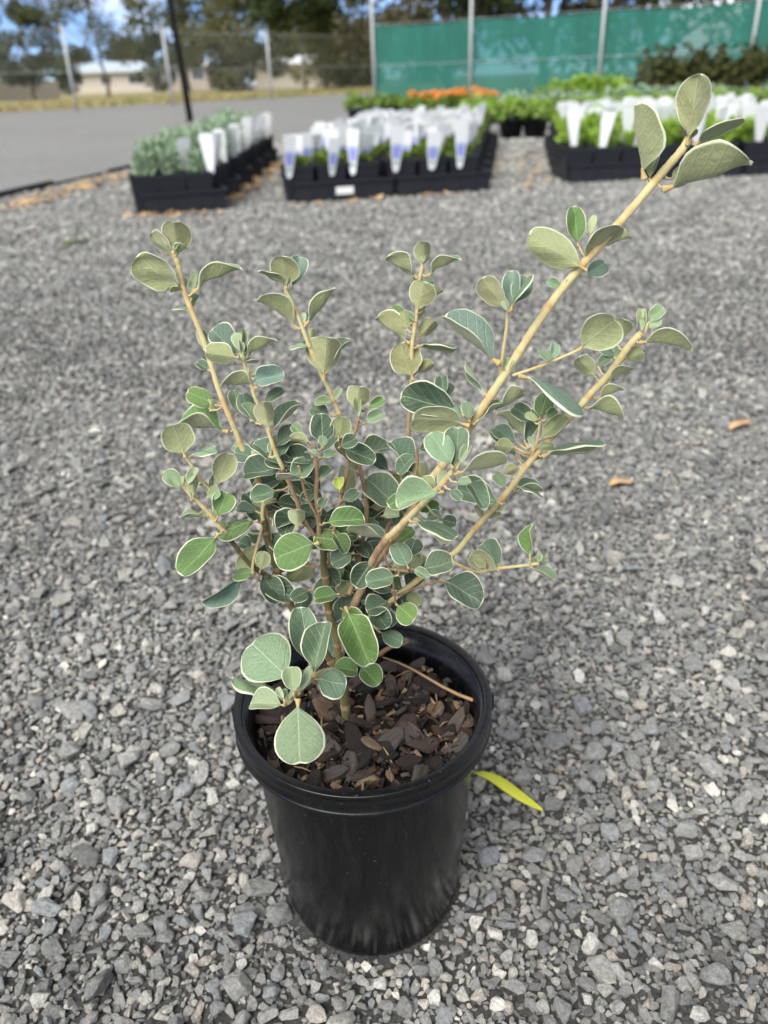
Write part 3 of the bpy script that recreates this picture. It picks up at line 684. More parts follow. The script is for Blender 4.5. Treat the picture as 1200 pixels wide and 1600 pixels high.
# young cluster in the middle and below
leaves(520, 620, .3, [
 (625,370,515,176,135,'l',-.006),(640,360,655,162,135,'t',-.001),(655,360,712,252,48,'y',-.006),(650,395,908,362,84,'l',-.008,.75),(350,590,184,415,175,'t',-.010),(575,495,332,545,122,'l',-.014,.55),
 (395,460,320,392,105,'u',.006),(885,560,640,468,135,'t',-.010,.35),(640,445,718,445,48,'l',-.012),(610,480,668,535,54,'t',-.006),(410,650,640,672,84,'t',-.008,.6),(515,705,612,735,84,'u',.002),(560,640,640,655,70,'d',.008),
 (305,745,82,708,84,'t',-.008,.6),(395,895,325,748,112,'t',-.012,.35),(395,850,430,716,110,'d',.004),(450,905,624,868,112,'t',-.008),(410,895,502,938,48,'y',-.010),
 (560,950,772,1050,165,'t',-.008,.4),(340,930,176,968,108,'t',-.010),(330,1080,418,1155,125,'g',-.014,.35),(865,905,735,806,74,'u',-.002),(880,885,780,765,125,'t',.005),
 (1025,850,1048,662,74,'g',-.002),(1005,875,1122,842,38,'y'),(1030,885,1142,962,62,'l',-.004),(35,495,30,415,64,'v',-.010),(420,410,296,238,95,'t',.004),(300,390,200,318,76,'t',.006),
 (120,400,108,288,76,'u'),(60,545,132,498,54,'t',-.004),(0,705,68,800,90,'g',-.004),(115,835,2,862,95,'t',-.012,.5),(960,320,845,168,84,'t',.004),(960,280,845,258,84,'u',-.002),
 (975,360,900,392,64,'u'),(930,495,1092,478,72,'t',.002),(905,470,842,405,66,'l',.002),(300,1065,180,1115,112,'d',-.006),(130,1065,245,1045,66,'d'),(40,1100,150,1180,90,'g',-.004),
 (250,700,150,620,60,'u',.006),(180,800,60,770,60,'d',.01),(700,430,790,560,100,'t',.006),(480,640,560,610,60,'t',.004),(250,620,345,605,60,'y',-.012)])
# left and lower leaves
leaves(230, 620, .275, [
 (215,340,150,158,195,'u',-.002),(240,340,378,274,46,'l'),(390,520,470,305,135,'u',.002),(615,345,500,310,120,'b',-.002),(645,345,632,240,44,'y',-.004),(650,355,572,322,44,'y',-.004),
 (690,345,760,226,40,'l'),(750,345,800,245,66,'t',.002),(215,520,98,430,92,'l',-.002),(220,510,282,405,54,'y',-.004),(250,590,262,440,76,'u',-.004),(335,575,405,525,90,'l',-.004,.6),
 (395,690,450,545,135,'g',-.005,.3),(345,672,186,690,48,'l'),(625,705,402,752,115,'g',-.012,.55),(405,780,205,1010,170,'g',-.010,.35),(570,1020,332,1185,115,'b',-.004,.5),(605,1000,484,1004,88,'g',-.014,.5),
 (640,995,672,872,86,'u',-.008),(970,830,732,895,200,'g',-.022,.45),(1140,830,955,790,135,'g',-.024,.3),(1175,885,1052,948,115,'t',-.020,.4),(1000,720,1225,675,112,'g',-.018,.45),(855,750,845,636,100,'u',-.008),
 (625,650,510,636,66,'t',.004),(720,595,855,612,88,'d',.0),(745,530,592,575,95,'t',.004),(885,458,736,462,50,'l',-.006,.7),(1000,280,988,100,138,'d',-.006,.1),(1000,290,996,222,50,'l',-.014),
 (990,345,1068,318,44,'l',-.012,.8),(985,345,900,318,40,'l',-.012,.8),(1085,250,1112,118,128,'u',-.002),(930,260,818,220,56,'u',-.002),(880,220,826,158,64,'l',.002),(1085,290,1190,235,80,'d',-.008),
 (1100,590,1205,540,66,'t',-.006),(985,645,1012,576,56,'t',-.006),(970,475,1045,398,76,'t',-.002),(1090,1120,952,1150,98,'g',-.012,.5),(925,1095,822,1152,92,'d',-.004),
 (740,640,640,590,70,'d',.012),(880,960,800,880,80,'d',.012),(960,540,880,600,70,'t',.010),(820,430,880,340,70,'t',.010),(600,860,520,820,90,'t',.010),(1000,960,1080,1060,90,'d',.010),(560,760,640,800,80,'t',.012)])
# cluster leaning over the pot edge
leaves(330, 900, .41667, [
 (305,400,135,238,215,'l',-.002,.15),(250,440,86,372,80,'l',.026,.3),(275,485,138,462,84,'y',-.004,.5),(310,445,298,342,74,'y',-.008,.2),(330,445,372,340,34,'y',-.006),(275,465,245,415,24,'y',-.006),
 (325,465,325,678,190,'l',-.010,.3),(385,380,420,160,115,'t',-.010,.15),(370,340,338,122,108,'t',.008,.15),(440,330,512,186,72,'t',.012,.2),(385,385,505,405,112,'t',-.008,.6),(445,345,545,345,66,'g',.010,.6),
 (505,118,590,322,128,'g',-.016,.3),(555,330,625,405,86,'g',-.012,.4),(600,108,655,188,84,'d',-.006,.3),(630,210,712,242,54,'t',-.006,.6),(560,120,600,40,60,'d',.004)])
# small felted pairs at the nodes and tips of the young stems
rr = random.Random(11)
tans = [q for q in STEM_SAMPLES if q[4] == 'stem_tan']
for i in range(26):
    q = rr.choice(tans); a = rr.uniform(-.5, .5)
    for sg in (-1, 1):
        L = rr.uniform(17, 31); g = -PI/2+sg*rr.uniform(.5, 1.1)+a
        leaf(q[0], q[1], q[0]+L*math.cos(g), q[1]+L*math.sin(g), L*rr.uniform(.4, .55), rr.choice('yuul'), rr.uniform(-.003, .004))
for x, y in ((272, 392), (378, 555), (446, 448), (660, 412), (793, 487), (1078, 216), (1003, 520), (286, 758), (842, 880), (708, 736), (846, 655), (449, 1096)):
    for k in range(3):
        L = rr.uniform(13, 25); g = -PI/2+rr.uniform(-.6, .6); leaf(x, y, x+L*math.cos(g), y+L*math.sin(g), L*.36, 'y', rr.uniform(-.004, .002))
# inner leaves that fill the middle of the bush
rr = random.Random(3)
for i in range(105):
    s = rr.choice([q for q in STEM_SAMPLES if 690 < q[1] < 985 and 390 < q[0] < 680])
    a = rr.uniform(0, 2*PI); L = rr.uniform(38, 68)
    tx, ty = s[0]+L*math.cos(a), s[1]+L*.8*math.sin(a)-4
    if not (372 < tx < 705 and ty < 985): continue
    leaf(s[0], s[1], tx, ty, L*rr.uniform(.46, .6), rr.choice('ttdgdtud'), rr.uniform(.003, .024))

# ------------------------------------------------------------------ small loose leaves on the gravel
def loose_leaf(name, a, b, w, mat, label, cat='leaf', lift=.010, group=None):
    a, b = Vector(a), Vector(b); ax = b-a; sd_ = Vector((-ax.y, ax.x, 0)).normalized(); m = MB(); n = 9
    for i in range(n):
        t = i/(n-1); h = w*.5*max(.04, math.sin(PI*min(1, t*.94+.03))**.75); c = a+ax*t; z = lift+.006*math.sin(t*PI)+.002*math.sin(t*7)
        for k, q in enumerate((-1, 0, 1)): m.v.append(Vector((c.x, c.y, 0))+sd_*(h*q)+Vector((0, 0, z+(.0025 if q else 0))))
    for i in range(n-1):
        for k in range(2): m.f.append([i*3+k, i*3+k+1, i*3+k+4, i*3+k+3]); m.m.append(0)
    o = m.build(name, mat, None, True); md = o.modifiers.new('thick', 'SOLIDIFY'); md.thickness = .0006
    tag(o, label, cat, group); return o
loose_leaf('yellow_leaf', gnd(738, 1222), gnd(846, 1284), .011, M['yleaf'], 'narrow yellow green fallen leaf on the gravel beside the black pot')
loose_leaf('dry_leaf', gnd(950, 770), gnd(988, 764), .02, M['dry'], 'small tan dry leaf lying on the open gravel')
loose_leaf('dry_leaf', gnd(1138, 681), gnd(1172, 668), .02, M['dry'], 'tan curled dry leaf on the gravel, farther from the pot')
loose_leaf('green_leaf', gnd(98, 388), gnd(146, 378), .05, M['fol_low'], 'flat greenish leaf on the gravel before the seedling trays')

# ------------------------------------------------------------------ nursery trays, pots, labels
def blades(n, rad, h, lw, ll, up, seed):
    r = random.Random(seed); m = MB()
    for i in range(n):
        a = r.random()*2*PI; q = rad*math.sqrt(r.random()); z = h*r.random()**.8
        p = Vector((q*math.cos(a), q*math.sin(a), z)); b = r.random()*2*PI; tl = r.uniform(up-.4, up+.4)
        d = Vector((math.cos(b)*math.cos(tl), math.sin(b)*math.cos(tl), math.sin(tl)))*ll*r.uniform(.6, 1.2)
        s = d.cross(Vector((r.gauss(0, 1), r.gauss(0, 1), r.gauss(0, 1)))).normalized()*lw*r.uniform(.35, .6)
        m.quad(p, p+d*.5+s, p+d, p+d*.5-s)
    for i in range(5):
        a = r.random()*2*PI; q = rad*.5*r.random(); m.tube([Vector((q*math.cos(a)*.3, q*math.sin(a)*.3, -.01)), Vector((q*math.cos(a), q*math.sin(a), h*.9))], .0025, 4)
    return m
FOL = {'grey': [blades(150, .055, .15, .022, .055, .8, k).mesh('foliage', M['fol_grey']) for k in range(4)],
       'low': [blades(120, .065, .05, .03, .045, .5, k+10).mesh('foliage', M['fol_low']) for k in range(4)],
       'lime': [blades(110, .062, .13, .04, .075, .8, k+20).mesh('foliage', M['fol_lime']) for k in range(4)],
       'mid': [blades(120, .07, .12, .04, .06, .6, k+30).mesh('foliage', M['fol_mid']) for k in range(4)]}
def small_pot_mesh(w, h):
    m = MB(); a, b = w*.40, w*.48
    m.frustum(a, a, b, b, 0, h*.9, 0, cap=False); m.frustum(b*1.04, b*1.04, b*1.04, b*1.04, h*.88, h, 0, cap=False)
    z = h; q = b*1.04; i = b*.93
    for (x0, y0, x1, y1) in ((-q, -q, q, -i), (-q, i, q, q), (-q, -i, -i, i), (i, -i, q, i)):
        m.quad(Vector((x0, y0, z)), Vector((x1, y0, z)), Vector((x1, y1, z)), Vector((x0, y1, z)))
    m.quad(Vector((-b, -b, h*.86)), Vector((b, -b, h*.86)), Vector((b, b, h*.86)), Vector((-b, b, h*.86)), 1)
    m.quad(Vector((-a, -a, 0)), Vector((-a, a, 0)), Vector((a, a, 0)), Vector((a, -a, 0)), 0)
    return m.mesh('seedling_pot', [M['tray'], M['soil']])
def tray_parts(w, d, h):
    m = MB(); t = .006
    m.box(-w/2+t, -d/2+t, .004, w/2-t, d/2-t, .012)
    for s in (-1, 1):
        m.box(-w/2, s*(d/2-t/2)-t/2, 0, w/2, s*(d/2-t/2)+t/2, h)
        m.box(s*(w/2-t/2)-t/2, -d/2+t, 0, s*(w/2-t/2)+t/2, d/2-t, h)
    r = MB(); e = .010
    for s in (-1, 1):
        r.box(-w/2-e, s*(d/2+e/2)-e/2-.001, h-.012, w/2+e, s*(d/2+e/2)+e/2-.001, h+.003)
        r.box(s*(w/2+e/2)-e/2, -d/2, h-.012, s*(w/2+e/2)+e/2, d/2, h+.003)
    ribs = MB(); ribs.box(-.004, -d/2-.004, .006, .004, -d/2-.0005, h-.014)
    return m.mesh('wall', M['tray']), r.mesh('tray_rim', M['tray']), ribs.mesh('rib', M['tray'])
def label_mesh(w, L, printed):
    m = MB(); th = .0008
    prof = [(.0, .10), (.06, .22), (.35, .34), (.70, .47), (.94, .5), (1.0, .42)]
    for s in (1, -1):
        for z, h in prof:
            for q in (-1, 1): m.v.append(Vector((q*h*w, -s*th, z*L)))
    n = len(prof)*2
    for i in range(len(prof)-1):
        m.f.append([2*i, 2*i+1, 2*i+3, 2*i+2]); m.m.append(0); m.f.append([n+2*i, n+2*i+2, n+2*i+3, n+2*i+1]); m.m.append(0)
        m.f.append([2*i, 2*i+2, n+2*i+2, n+2*i]); m.m.append(0); m.f.append([2*i+1, n+2*i+1, n+2*i+3, 2*i+3]); m.m.append(0)
    k = len(prof)-1; m.f.append([2*k, 2*k+1, n+2*k+1, n+2*k]); m.m.append(0)
    body = m.mesh('plant_label', M['white']); pr = None
    if printed:
        p = MB(); y = -th-.0006
        def strip(z0, z1, h0, h1, mi): p.quad(Vector((-h0*w, y, z0*L)), Vector((h0*w, y, z0*L)), Vector((h1*w, y, z1*L)), Vector((-h1*w, y, z1*L)), mi)
        strip(.30, .58, .25, .34, 0); strip(.60, .63, .30, .31, 0); strip(.18, .25, .16, .2, 1)
        pr = p.mesh('print', [M['print'], M['printg']])
    return body, pr
POTM = {}; LAB = {'plain': label_mesh(.074, .20, False), 'printed': label_mesh(.072, .205, True), 'slim': label_mesh(.062, .19, False)}
ORD = 'first second third fourth fifth sixth seventh eighth ninth tenth eleventh twelfth thirteenth fourteenth fifteenth sixteenth seventeenth eighteenth nineteenth twentieth twenty-first'.split()
def block(origin, front, cols, rows, tw, td, nx, ny, kind, text, lab, labprob, th=.10, back=None, side='', fs=1.0, zl=.15, yl=.34, xl=0):
    ux = Vector((front.x-origin.x, front.y-origin.y, 0)).normalized(); uy = Vector((-ux.y, ux.x, 0))
    if back is not None: uy = Vector((back.x-origin.x, back.y-origin.y, 0)).normalized()
    rz = math.atan2(ux.y, ux.x); TW, TR, RB = tray_parts(tw-.03, td-.03, th); pw = min(tw/nx, td/ny)*.96
    key = round(pw, 3)
    if key not in POTM: POTM[key] = small_pot_mesh(pw, .165)
    r = random.Random(int(origin.x*100))
    for i in range(cols):
        for j in range(rows):
            c = origin+ux*((i+.5)*tw)+uy*((j+.5)*td); jit = r.uniform(-.01, .01)
            t = empty('nursery_tray', (c.x, c.y, .004), rz+jit); tag(t, 'black tray of %s, %s from the open gravel%s' % (text[0], ORD[j], '' if cols == 1 else ', %s from the %s' % (ORD[i], side)), 'tray', 'trays under the '+text[0])
            mobj('wall', TW, t); mobj('tray_rim', TR, t)
            if j == 0:
                for q in range(1, 6): mobj('rib', RB, t, (-(tw-.03)/2+(tw-.03)*q/6, 0, 0))
            if kind == 'low' and i == 0 and j == 0:
                m = MB(); m.box(-.045, -td/2+.008, .035, .045, -td/2+.0105, .07); m.build('sticker', M['frame'], t)
            for a in range(nx):
                for b in range(ny):
                    q = c+ux*((a+.5-nx/2)*(tw-.036)/nx)+uy*((b+.5-ny/2)*(td-.036)/ny)
                    p = mobj('seedling_pot', POTM[key], None, (q.x, q.y, .018)); p.rotation_euler = (0, 0, rz+r.uniform(-.05, .05))
                    where = ', %s row from the open gravel, %s from the %s' % (ORD[j*ny+b], ORD[i*nx+a], side); tag(p, text[1]+where, 'seedling', text[0])
                    if r.random() < .96:
                        f = mobj('foliage', r.choice(FOL[kind]), p, (0, 0, .145)); f.rotation_euler = (0, 0, r.random()*6.28); g = r.uniform(.8, 1.25)*fs; f.scale = (g, g, g*r.uniform(.85, 1.2))
                    if labprob(i, j, a, b, r):
                        bd, pr = LAB[lab]; l = q-uy*(pw*yl)+ux*(xl+r.uniform(-.03, .03))
                        o = mobj('plant_label', bd, None, (l.x, l.y, zl)); o.rotation_euler = (r.uniform(.02, .38), r.uniform(-.17, .17), rz+r.uniform(-.45, .45)); o.scale = (r.uniform(.85, 1.08), 1, r.uniform(.86, 1.06))
                        tag(o, text[2]+where, 'plant label', 'labels of the '+text[0])
                        if pr: mobj('print', pr, o)
L0, L1 = gnd(198, 343), gnd(336, 332)
block(L0, L1, 1, 6, (L1-L0).length, .48, 3, 3, 'grey', ('grey green seedlings', 'feathery grey green seedling', 'white label of grey seedlings'), 'slim',
      lambda i, j, a, b, r: (a == 2 and r.random() < .95) or r.random() < .12, back=Vector((L0.x+(gnd(436, 246)-L1).x, L0.y+(gnd(436, 246)-L1).y, 0)), side='edging', fs=.86, zl=.165, yl=.40, xl=.05)
C0, C1 = gnd(430, 323), gnd(744, 302)
block(C0, C1, 2, 7, (C1-C0).length/2, .48, 3, 3, 'low', ('low green seedlings', 'low green seedling', 'blue printed label'), 'printed', lambda i, j, a, b, r: r.random() < .97, side='grey seedlings', fs=.8, zl=.125, yl=.545, back=C0+(gnd(770, 212)-C1))
R0, R1 = gnd(872, 290), gnd(1200, 277)
block(R0, R1, 3, 5, .49, .48, 3, 3, 'lime', ('lime green seedlings', 'lime green seedling', 'large white label'), 'plain', lambda i, j, a, b, r: r.random() < .9, back=gnd(852, 222), side='gravel walkway', fs=.72, zl=.17, yl=.44)

# marigolds behind
def flower_mesh(k):
    r = random.Random(k); m = blades(100, .07, .11, .04, .06, .6, k+70); m.m = [0]*len(m.f)
    for i in range(4):
        a = r.random()*6.28; q = .075*math.sqrt(r.random()); c = Vector((q*math.cos(a), q*math.sin(a), .13+r.random()*.05))
        b = len(m.v)
        for ring, (rad, z) in enumerate(((.008, -.012), (.026, 0), (.022, .012), (.006, .017))):
            for g in range(7): m.v.append(c+Vector((rad*math.cos(g*.8976), rad*math.sin(g*.8976), z)))
        for u in range(3):
            for g in range(7): m.f.append([b+u*7+g, b+u*7+(g+1) % 7, b+u*7+7+(g+1) % 7, b+u*7+7+g]); m.m.append(1)
    return m.mesh('foliage', [M['fol_mid'], M['flower']])
FOL['marigold'] = [flower_mesh(k) for k in range(3)]
g_a, g_b = gnd(655, 203), gnd(812, 196)
block(gnd(690, 198), gnd(822, 191), 2, 3, .47, .46, 3, 3, 'marigold', ('orange flowering seedlings', 'orange flowering seedling', 'white label'), 'plain', lambda *q: False, side='drive')

# rows of taller stock on the ground behind the lime seedlings
def bush(name, p, r, h, mat, n, ls, label, cat, group=None, seed=0, pot=True):
    k = random.Random(seed); o = empty(name, (p[0], p[1], 0)); tag(o, label, cat, group); m = MB()
    b0 = .16 if pot else .02
    for i in range(n):
        a = k.random()*2*PI; f = k.random()**.45; ph = math.acos(1-1.5*k.random())
        q = Vector((r*f*math.sin(ph)*math.cos(a), r*f*math.sin(ph)*math.sin(a), b0+(h-b0)*(.42+.55*f*math.cos(ph))))
        q *= 1+.12*math.sin(a*3+seed)
        d = Vector((k.gauss(0, 1), k.gauss(0, 1), k.gauss(.4, .8))).normalized()*ls; s = d.cross(Vector((k.gauss(0, 1), k.gauss(0, 1), k.gauss(0, 1)))).normalized()*ls*.45
        m.quad(q-d, q+s, q+d, q-s)
    m.build('foliage', mat, o)
    st = MB()
    for i in range(4):
        a = k.random()*6.28; st.tube([Vector((0, 0, .05)), Vector((r*.2*math.cos(a), r*.2*math.sin(a), h*.4)), Vector((r*.5*math.cos(a), r*.5*math.sin(a), h*.75))], [.012, .009, .004], 5)
    st.build('stem', M['bark'], o)
    if pot:
        pm = MB(); pm.lathe([(0, .004), (.09, .004), (.12, .17), (.128, .17), (.128, .19), (.115, .19), (.11, .165), (0, .16)], 18); pm.build('pot', M['tray'], o, True)
    return o
def row(x0, y0, x1, y1, n, r, h, mat, ls, nm, label, group, k=150):
    for i in range(n):
        t = (i+.5)/n; bush(nm, (x0+(x1-x0)*t+random.uniform(-.05, .05), y0+(y1-y0)*t+random.uniform(-.05, .05)), r*random.uniform(.85, 1.15), h*random.uniform(.88, 1.12), mat, k, ls, label+', %s from the walkway end' % ORD[i], 'potted plant', group, seed=random.randrange(9999))
row(1.15, 8.2, 5.2, 8.4, 15, .19, .30, M['fol_mid'], .05, 'potted_herb', 'mid green bushy plant behind the lime seedlings', 'row of mid green plants')
row(1.0, 9.4, 6.2, 9.7, 17, .20, .31, M['fol_lime'], .05, 'potted_herb', 'lime green mounded plant before the pale row', 'row of lime green plants')
row(1.2, 11.0, 7.0, 11.4, 18, .21, .32, M['fol_grey'], .055, 'potted_herb', 'pale grey green plant behind the lime row', 'row of pale plants')
row(2.5, 12.6, 3.6, 12.7, 4, .26, .46, M['fol_lime'], .07, 'lime_shrub', 'taller lime shrub before the teal fence', 'lime shrubs at the fence', 220)
row(3.75, 12.4, 7.9, 12.2, 13, .30, .74, M['fol_brown'], .07, 'brown_shrub', 'dark brownish shrub in the hedge-like row', 'row of brownish shrubs', 320)
row(4.95, 10.7, 7.4, 10.6, 6, .34, .66, M['fol_lime'], .075, 'yellow_green_shrub', 'yellow green shrub before the brownish row', 'yellow green shrubs', 260)
row(-.35, 12.0, 1.6, 12.6, 7, .2, .34, M['fol_mid'], .05, 'potted_herb', 'low green plant at the teal fence end', 'low plants at the fence end')

# ------------------------------------------------------------------ fences
def shade_fence():
    A, B = Vector((.12, 20.5, 0)), Vector((13.5, 13.1, 0)); d = (B-A); L = d.length; d.normalize(); n = Vector((d.y, -d.x, 0))
    o = empty('shade_fence', A, math.atan2(d.y, d.x)); tag(o, 'teal shade cloth fence on steel posts behind the plant rows', 'fence')
    H = 1.56; posts = [0.02]; x = 2.35
    while x < L: posts.append(x); x += 2.75
    for x in posts:
        m = MB(); m.tube([Vector((x, -.05, 0)), Vector((x, -.05, H+.75))], .03, 10); m.lathe([(.036, H+.74), (.036, H+.76), (.0, H+.78)], 10, c=(x, -.05)); m.build('post', M['steel'], o, True)
    for i in range(len(posts)-1):
        m = MB(); nx, nz = 16, 8; w = posts[i+1]-posts[i]
        for a in range(nx+1):
            for b in range(nz+1):
                u = a/nx; v = b/nz; sag = -.05*math.sin(PI*u)*v
                m.v.append(Vector((posts[i]+u*w, .02+.02*math.sin(u*17+i)*math.sin(v*2.5), .02+v*(H-.02)+sag)))
        for a in range(nx):
            for b in range(nz): k = a*(nz+1)+b; m.f.append([k, k+nz+1, k+nz+2, k+1]); m.m.append(0)
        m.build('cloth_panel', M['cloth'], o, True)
    for z in (.1, H*.5, H):
        m = MB(); m.tube([Vector((0, -.012, z)), Vector((L, -.012, z))], .004, 5); m.build('strand', M['steel'], o)
shade_fence()
def wire_fence():
    A, B = gnd(-60, 185), gnd(600, 147); A.z = B.z = 0; A -= (B-A)*.6; d = B-A; L = d.length; d.normalize()
    o = empty('wire_fence', A, math.atan2(d.y, d.x)); tag(o, 'tall chain wire fence on pale posts along the grass verge', 'fence'); H = 1.85
    for pxx, lean in ((118, 0), (270, -.02), (424, 0), (586, 0), (-20, 0), (-190, 0), (-420, 0), (-760, 0)):
        # post foot where the fence line passes behind that column
        best = min((abs(px_of(A+d*(L*t/400))[0]-pxx), L*t/400) for t in range(401))[1]
        m = MB(); m.tube([Vector((best, -.04, 0)), Vector((best+lean, -.04, H+.08))], .036, 10); m.lathe([(.055, H+.07), (.055, H+.10), (0, H+.12)], 10, c=(best, -.04)); m.build('post', M['steel'], o, True)
    for z in (.06, H*.5, H):
        m = MB(); m.tube([Vector((0, 0, z)), Vector((L, 0, z))], .006, 5); m.build('strand', M['steel'], o)
    m = MB(); s = .12; x = -H
    while x < L:
        for a, b in (((x, 0), (x+H, H)), ((x+H, 0), (x, H))):
            (x0, z0), (x1, z1) = a, b
            if x0 < 0 or x1 < 0 or x0 > L or x1 > L: continue
            w = .0022; m.v += [Vector((x0-w, 0, z0)), Vector((x0+w, 0, z0)), Vector((x1+w, 0, z1)), Vector((x1-w, 0, z1))]; k = len(m.v)-4; m.f.append([k, k+1, k+2, k+3]); m.m.append(0)
        x += s
    tag(m.build('wire_mesh', M['steel'], o), kind='stuff')
wire_fence()
# black leaning pole on the drive
m = MB(); p0 = gnd(298, 191); p1 = at_y(255, -60, p0.y-.1)
m.tube([p0, p0.lerp(p1, 3.4)], [.052, .046], 14); m.lathe([(.10, 0), (.10, .02), (.055, .03)], 14, c=(p0.x, p0.y))
tag(m.build('black_pole', M['blackmetal'], None, True), 'slim black steel pole standing on the drive behind the trays', 'pole')

# leaf litter along the edging and the trays
m = MB()
def litter(a, b, n, sp):
    a, b = Vector(a), Vector(b)
    for i in range(n):
        c = a.lerp(b, random.random())+Vector((random.gauss(0, sp), random.gauss(0, sp), .024)); L = random.uniform(.014, .042); g = random.random()*6.28
        d = Vector((math.cos(g), math.sin(g), random.uniform(-.2, .3)))*L; s = Vector((-math.sin(g), math.cos(g), random.uniform(-.4, .4)))*L*.35
        m.quad(c-d, c+s, c+d, c-s)
litter(gnd(0, 335), gnd(200, 275), 240, .07); litter(gnd(345, 322), gnd(440, 258), 240, .045); litter(gnd(205, 345), gnd(330, 338), 40, .05); litter(gnd(450, 325), gnd(740, 305), 40, .05)
litter(gnd(745, 292), gnd(770, 240), 60, .06); litter(gnd(0, 225), gnd(230, 195), 30, .3); litter(gnd(850, 290), gnd(830, 240), 40, .08)
tag(m.build('leaf_litter', M['dry']), 'scattered dry brown leaves along the edging and trays', 'leaf litter', kind='stuff')

# ------------------------------------------------------------------ houses
def house(label, loc, rz, w, d, h, roof, wall, wins, pitch=.9):
    o = empty('house', loc, rz); tag(o, label, 'house'); m = MB(); m.box(-w/2, -d/2, 0, w/2, d/2, h); m.build('wall', wall, o)
    m = MB(); e = .5; v = [(-w/2-e, -d/2-e, h+.01), (w/2+e, -d/2-e, h+.01), (w/2+e, d/2+e, h+.01), (-w/2-e, d/2+e, h+.01), (-w/2+1.5, 0, h+pitch), (w/2-1.5, 0, h+pitch)]
    m.v = [Vector(q) for q in v]; m.f = [[3, 2, 1, 0], [0, 1, 5, 4], [1, 2, 5], [2, 3, 4, 5], [3, 0, 4]]; m.m = [0]*5; m.build('roof', roof, o)
    m = MB(); m.box(-w/2-e-.06, -d/2-e-.09, h-.12, w/2+e+.06, -d/2-e-.005, h+.02); m.build('gutter', M['frame'], o)
    for (x, z, ww, hh) in wins:
        f = MB(); t = .07
        f.box(x-ww/2-t, -d/2-.05, z-t, x+ww/2+t, -d/2-.004, z); f.box(x-ww/2-t, -d/2-.05, z+hh, x+ww/2+t, -d/2-.004, z+hh+t)
        f.box(x-ww/2-t, -d/2-.05, z, x-ww/2, -d/2-.004, z+hh); f.box(x+ww/2, -d/2-.05, z, x+ww/2+t, -d/2-.004, z+hh); f.box(x-.03, -d/2-.045, z, x+.03, -d/2-.004, z+hh)
        fo = f.build('window', M['frame'], o); g = MB(); g.box(x-ww/2, -d/2-.02, z, x+ww/2, -d/2-.003, z+hh); g.build('pane', M['glass'], fo)
def hpos(px, Y): p = at_y(px, 120, Y); return Vector((p.x, Y, 0))
house('long cream house with a pale blue grey roof behind the wire fence', hpos(176, 100), .12, 9.0, 7, 2.0, M['roofb'], M['cream'], [(-3.2, .8, 1.2, .8), (-.2, .8, 1.0, .8), (2.8, .8, 1.3, .8)], .95)
house('tan walled house with a bright white roof beside the cream one', hpos(300, 98), -.1, 5.0, 5, 2.3, M['roofw'], M['brick'], [(-1.4, .9, 1.2, .9), (1.4, .9, 1.2, .9)], .6)
house('low pale shed with white roof seen between the trees', hpos(478, 75), .1, 8, 5, 1.8, M['roofw'], M['cream'], [(1.5, .8, 1.2, .7)], .5)
m = MB()
a0, a1 = hpos(-40, 50), hpos(90, 58)
fd = (a1-a0).normalized(); fo = empty('paling_fence', a0, math.atan2(fd.y, fd.x)); tag(fo, 'low pinkish grey paling fence beside the cream house', 'fence')
for i in range(int((a1-a0).length/.45)):
    m = MB(); m.box(i*.45, -.02, 0, i*.45+.43, .02, 1.0+.02*math.sin(i*2.3)); m.build('paling', M['cream'], fo)
for z in (.3, .8):
    m = MB(); m.box(0, .0205, z, (a1-a0).length, .07, z+.08); m.build('rail', M['cream'], fo)

# ------------------------------------------------------------------ trees
def tree(name, label, px, Y, h, rad, base, mat, n, ls, seed, lean=0, group=None, squash=.75, nclump=26, tr=1.0):
    tr_ = tr
    k = random.Random(seed); p = hpos(px, Y); o = empty(name, p); tag(o, label, 'tree', group)
    clumps = []
    tb = MB(); r0 = .024*h*tr_
    top = Vector((lean, 0, base+(h-base)*.55)); tr = [Vector((0, 0, -.05)), Vector((lean*.15+k.uniform(-.1, .1), 0, base*.5)), Vector((lean*.5, k.uniform(-.1, .1), base)), top]
    C = catmull(tr, 5); tb.tube(C, [r0*(1.15-.8*i/(len(C)-1)) for i in range(len(C))], 10)
    for i in range(nclump):
        a = k.random()*2*PI; f = k.random()**.5; zz = base+(h-base)*k.random()**.85; e = math.sin(PI*min(.96, max(.12, (zz-base)/(h-base)*.88+.10)))**.7
        clumps.append((Vector((lean*.7+rad*f*e*math.cos(a), rad*f*e*math.sin(a), zz)), rad*k.uniform(.2, .36)))
    for c, r in clumps[::2]:
        s = C[k.randrange(len(C)//2, len(C))]; mid = s.lerp(c, .5)+Vector((k.uniform(-.2, .2), k.uniform(-.2, .2), .15)); q = catmull([s, mid, c], 4)
        tb.tube(q, [r0*.34*(1-.75*i/(len(q)-1)) for i in range(len(q))], 6)
    tb.build('trunk', M['bark'], o, True)
    m = MB()
    for c, r in clumps:
        for i in range(n//nclump):
            d = Vector((k.gauss(0, 1), k.gauss(0, 1), k.gauss(0, 1))).normalized()*r*k.random()**.4; d.z *= squash
            q = c+d; u = Vector((k.gauss(0, 1), k.gauss(0, 1), k.gauss(-.3, 1))).normalized()*ls*k.uniform(.6, 1.3); s = u.cross(Vector((k.gauss(0, 1), k.gauss(0, 1), k.gauss(0, 1)))).normalized()*ls*.42
            m.quad(q-u, q+s, q+u, q-s)
    m.build('crown', mat, o)
tree('gum_tree', 'round grey green tree beside the paling fence', 48, 50, 4.6, 2.2, .9, M['gum1'], 4200, .13, 1, nclump=26)
tree('gum_tree', 'open crowned tree with thin forked trunk before the cream house', 165, 52, 7.2, 3.4, 1.9, M['gum2'], 4600, .14, 2, lean=-.3, nclump=28, tr=.6)
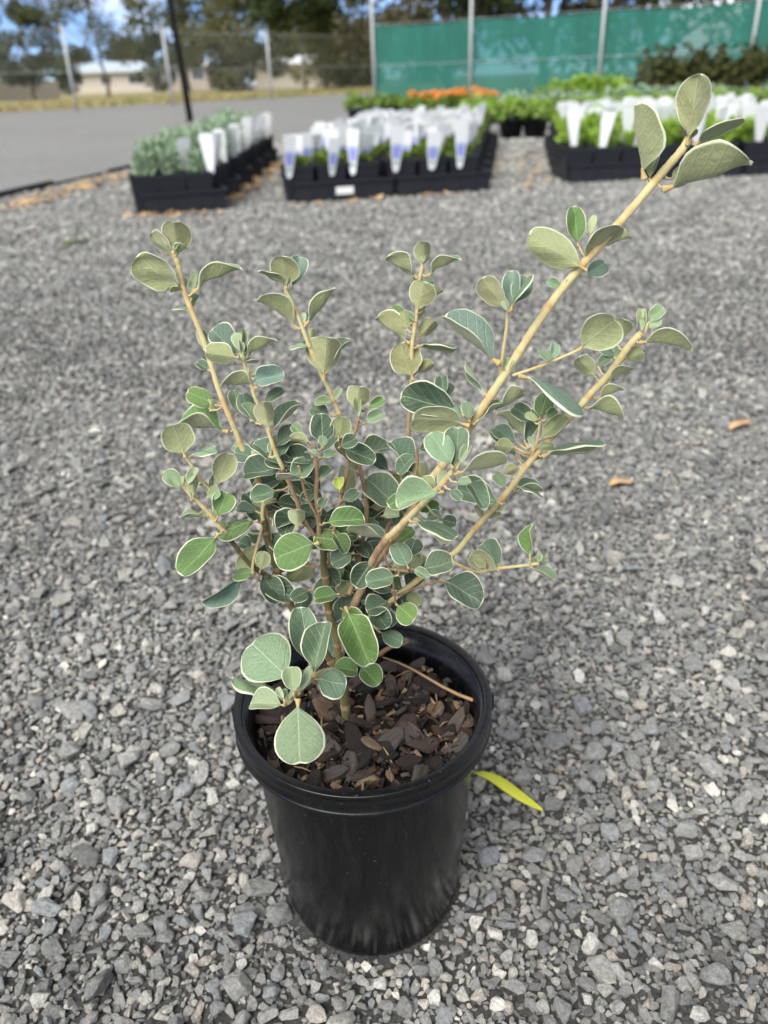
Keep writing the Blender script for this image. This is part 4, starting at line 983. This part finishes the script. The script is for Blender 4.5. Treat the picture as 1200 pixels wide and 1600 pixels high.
tree('garden_shrub', 'rounded dark shrub in front of the cream house wall', 108, 80, 2.1, 1.7, .1, M['gum4'], 2600, .12, 61)
tree('garden_shrub', 'olive shrub between the cream house and the white roofed house', 246, 82, 2.6, 1.8, .1, M['gum1'], 2600, .12, 62)
tree('gum_tree', 'dark low tree behind the houses', 215, 105, 5.0, 4.0, .6, M['gum4'], 3200, .25, 3)
tree('gum_tree', 'large dark green tree filling the gap behind the black pole', 292, 70, 9.0, 4.4, 1.9, M['gum1'], 6400, .22, 4, nclump=40)
tree('gum_tree', 'broad olive tree behind the wire fence, beyond the white roof', 378, 62, 7.4, 3.6, .5, M['gum2'], 6400, .2, 5, nclump=40)
tree('gum_tree', 'low dark green tree standing behind the broad olive tree', 440, 84, 4.6, 4.6, .3, M['gum4'], 3200, .24, 6)
tree('wattle_tree', 'yellow green round tree near the end of the teal fence', 508, 54, 4.5, 2.9, .3, M['gum3'], 6000, .16, 7, nclump=40)
tree('wattle_tree', 'green tree behind the yellow green round tree', 555, 66, 3.4, 3.0, .3, M['gum1'], 3600, .2, 8)
tree('hanging_tree', 'tall dark tree with foliage hanging over the wire fence', 476, 47, 10, 3.6, 3.15, M['gum4'], 14000, .18, 9, nclump=70, tr=.4)
for i, (px, Y, h, r, mt) in enumerate(((700, 27, 8.5, 4.0, 'gum5'), (850, 26, 8, 3.6, 'gum4'), (1010, 25, 8.5, 4.2, 'gum5'), (1180, 24, 8, 4.0, 'gum4'), (1350, 24, 8, 4, 'gum5'))):
    tree('boundary_tree', 'tall %s tree behind the teal fence, %s from the drive end' % (['brown green', 'dark green'][mt == 'gum4'], ORD[i]), px, Y, h, r, .8, M[mt], 6500, .15, 20+i, group='trees behind the teal fence', nclump=40)
for i, (px, Y) in enumerate(((-900, 48), (-640, 55), (-420, 60), (-160, 60), (-60, 75), (95, 120), (230, 120), (640, 80), (360, 110), (500, 110))):
    tree('far_tree', 'far hazy tree on the skyline, %s counted from the paling fence side' % ORD[i], px, Y, random.uniform(4.0, 5.5) if px > 130 else 4.2, 5.5, .4, M['gum2' if i % 2 else 'gum1'], 2200, .34, 40+i, group='far skyline trees')
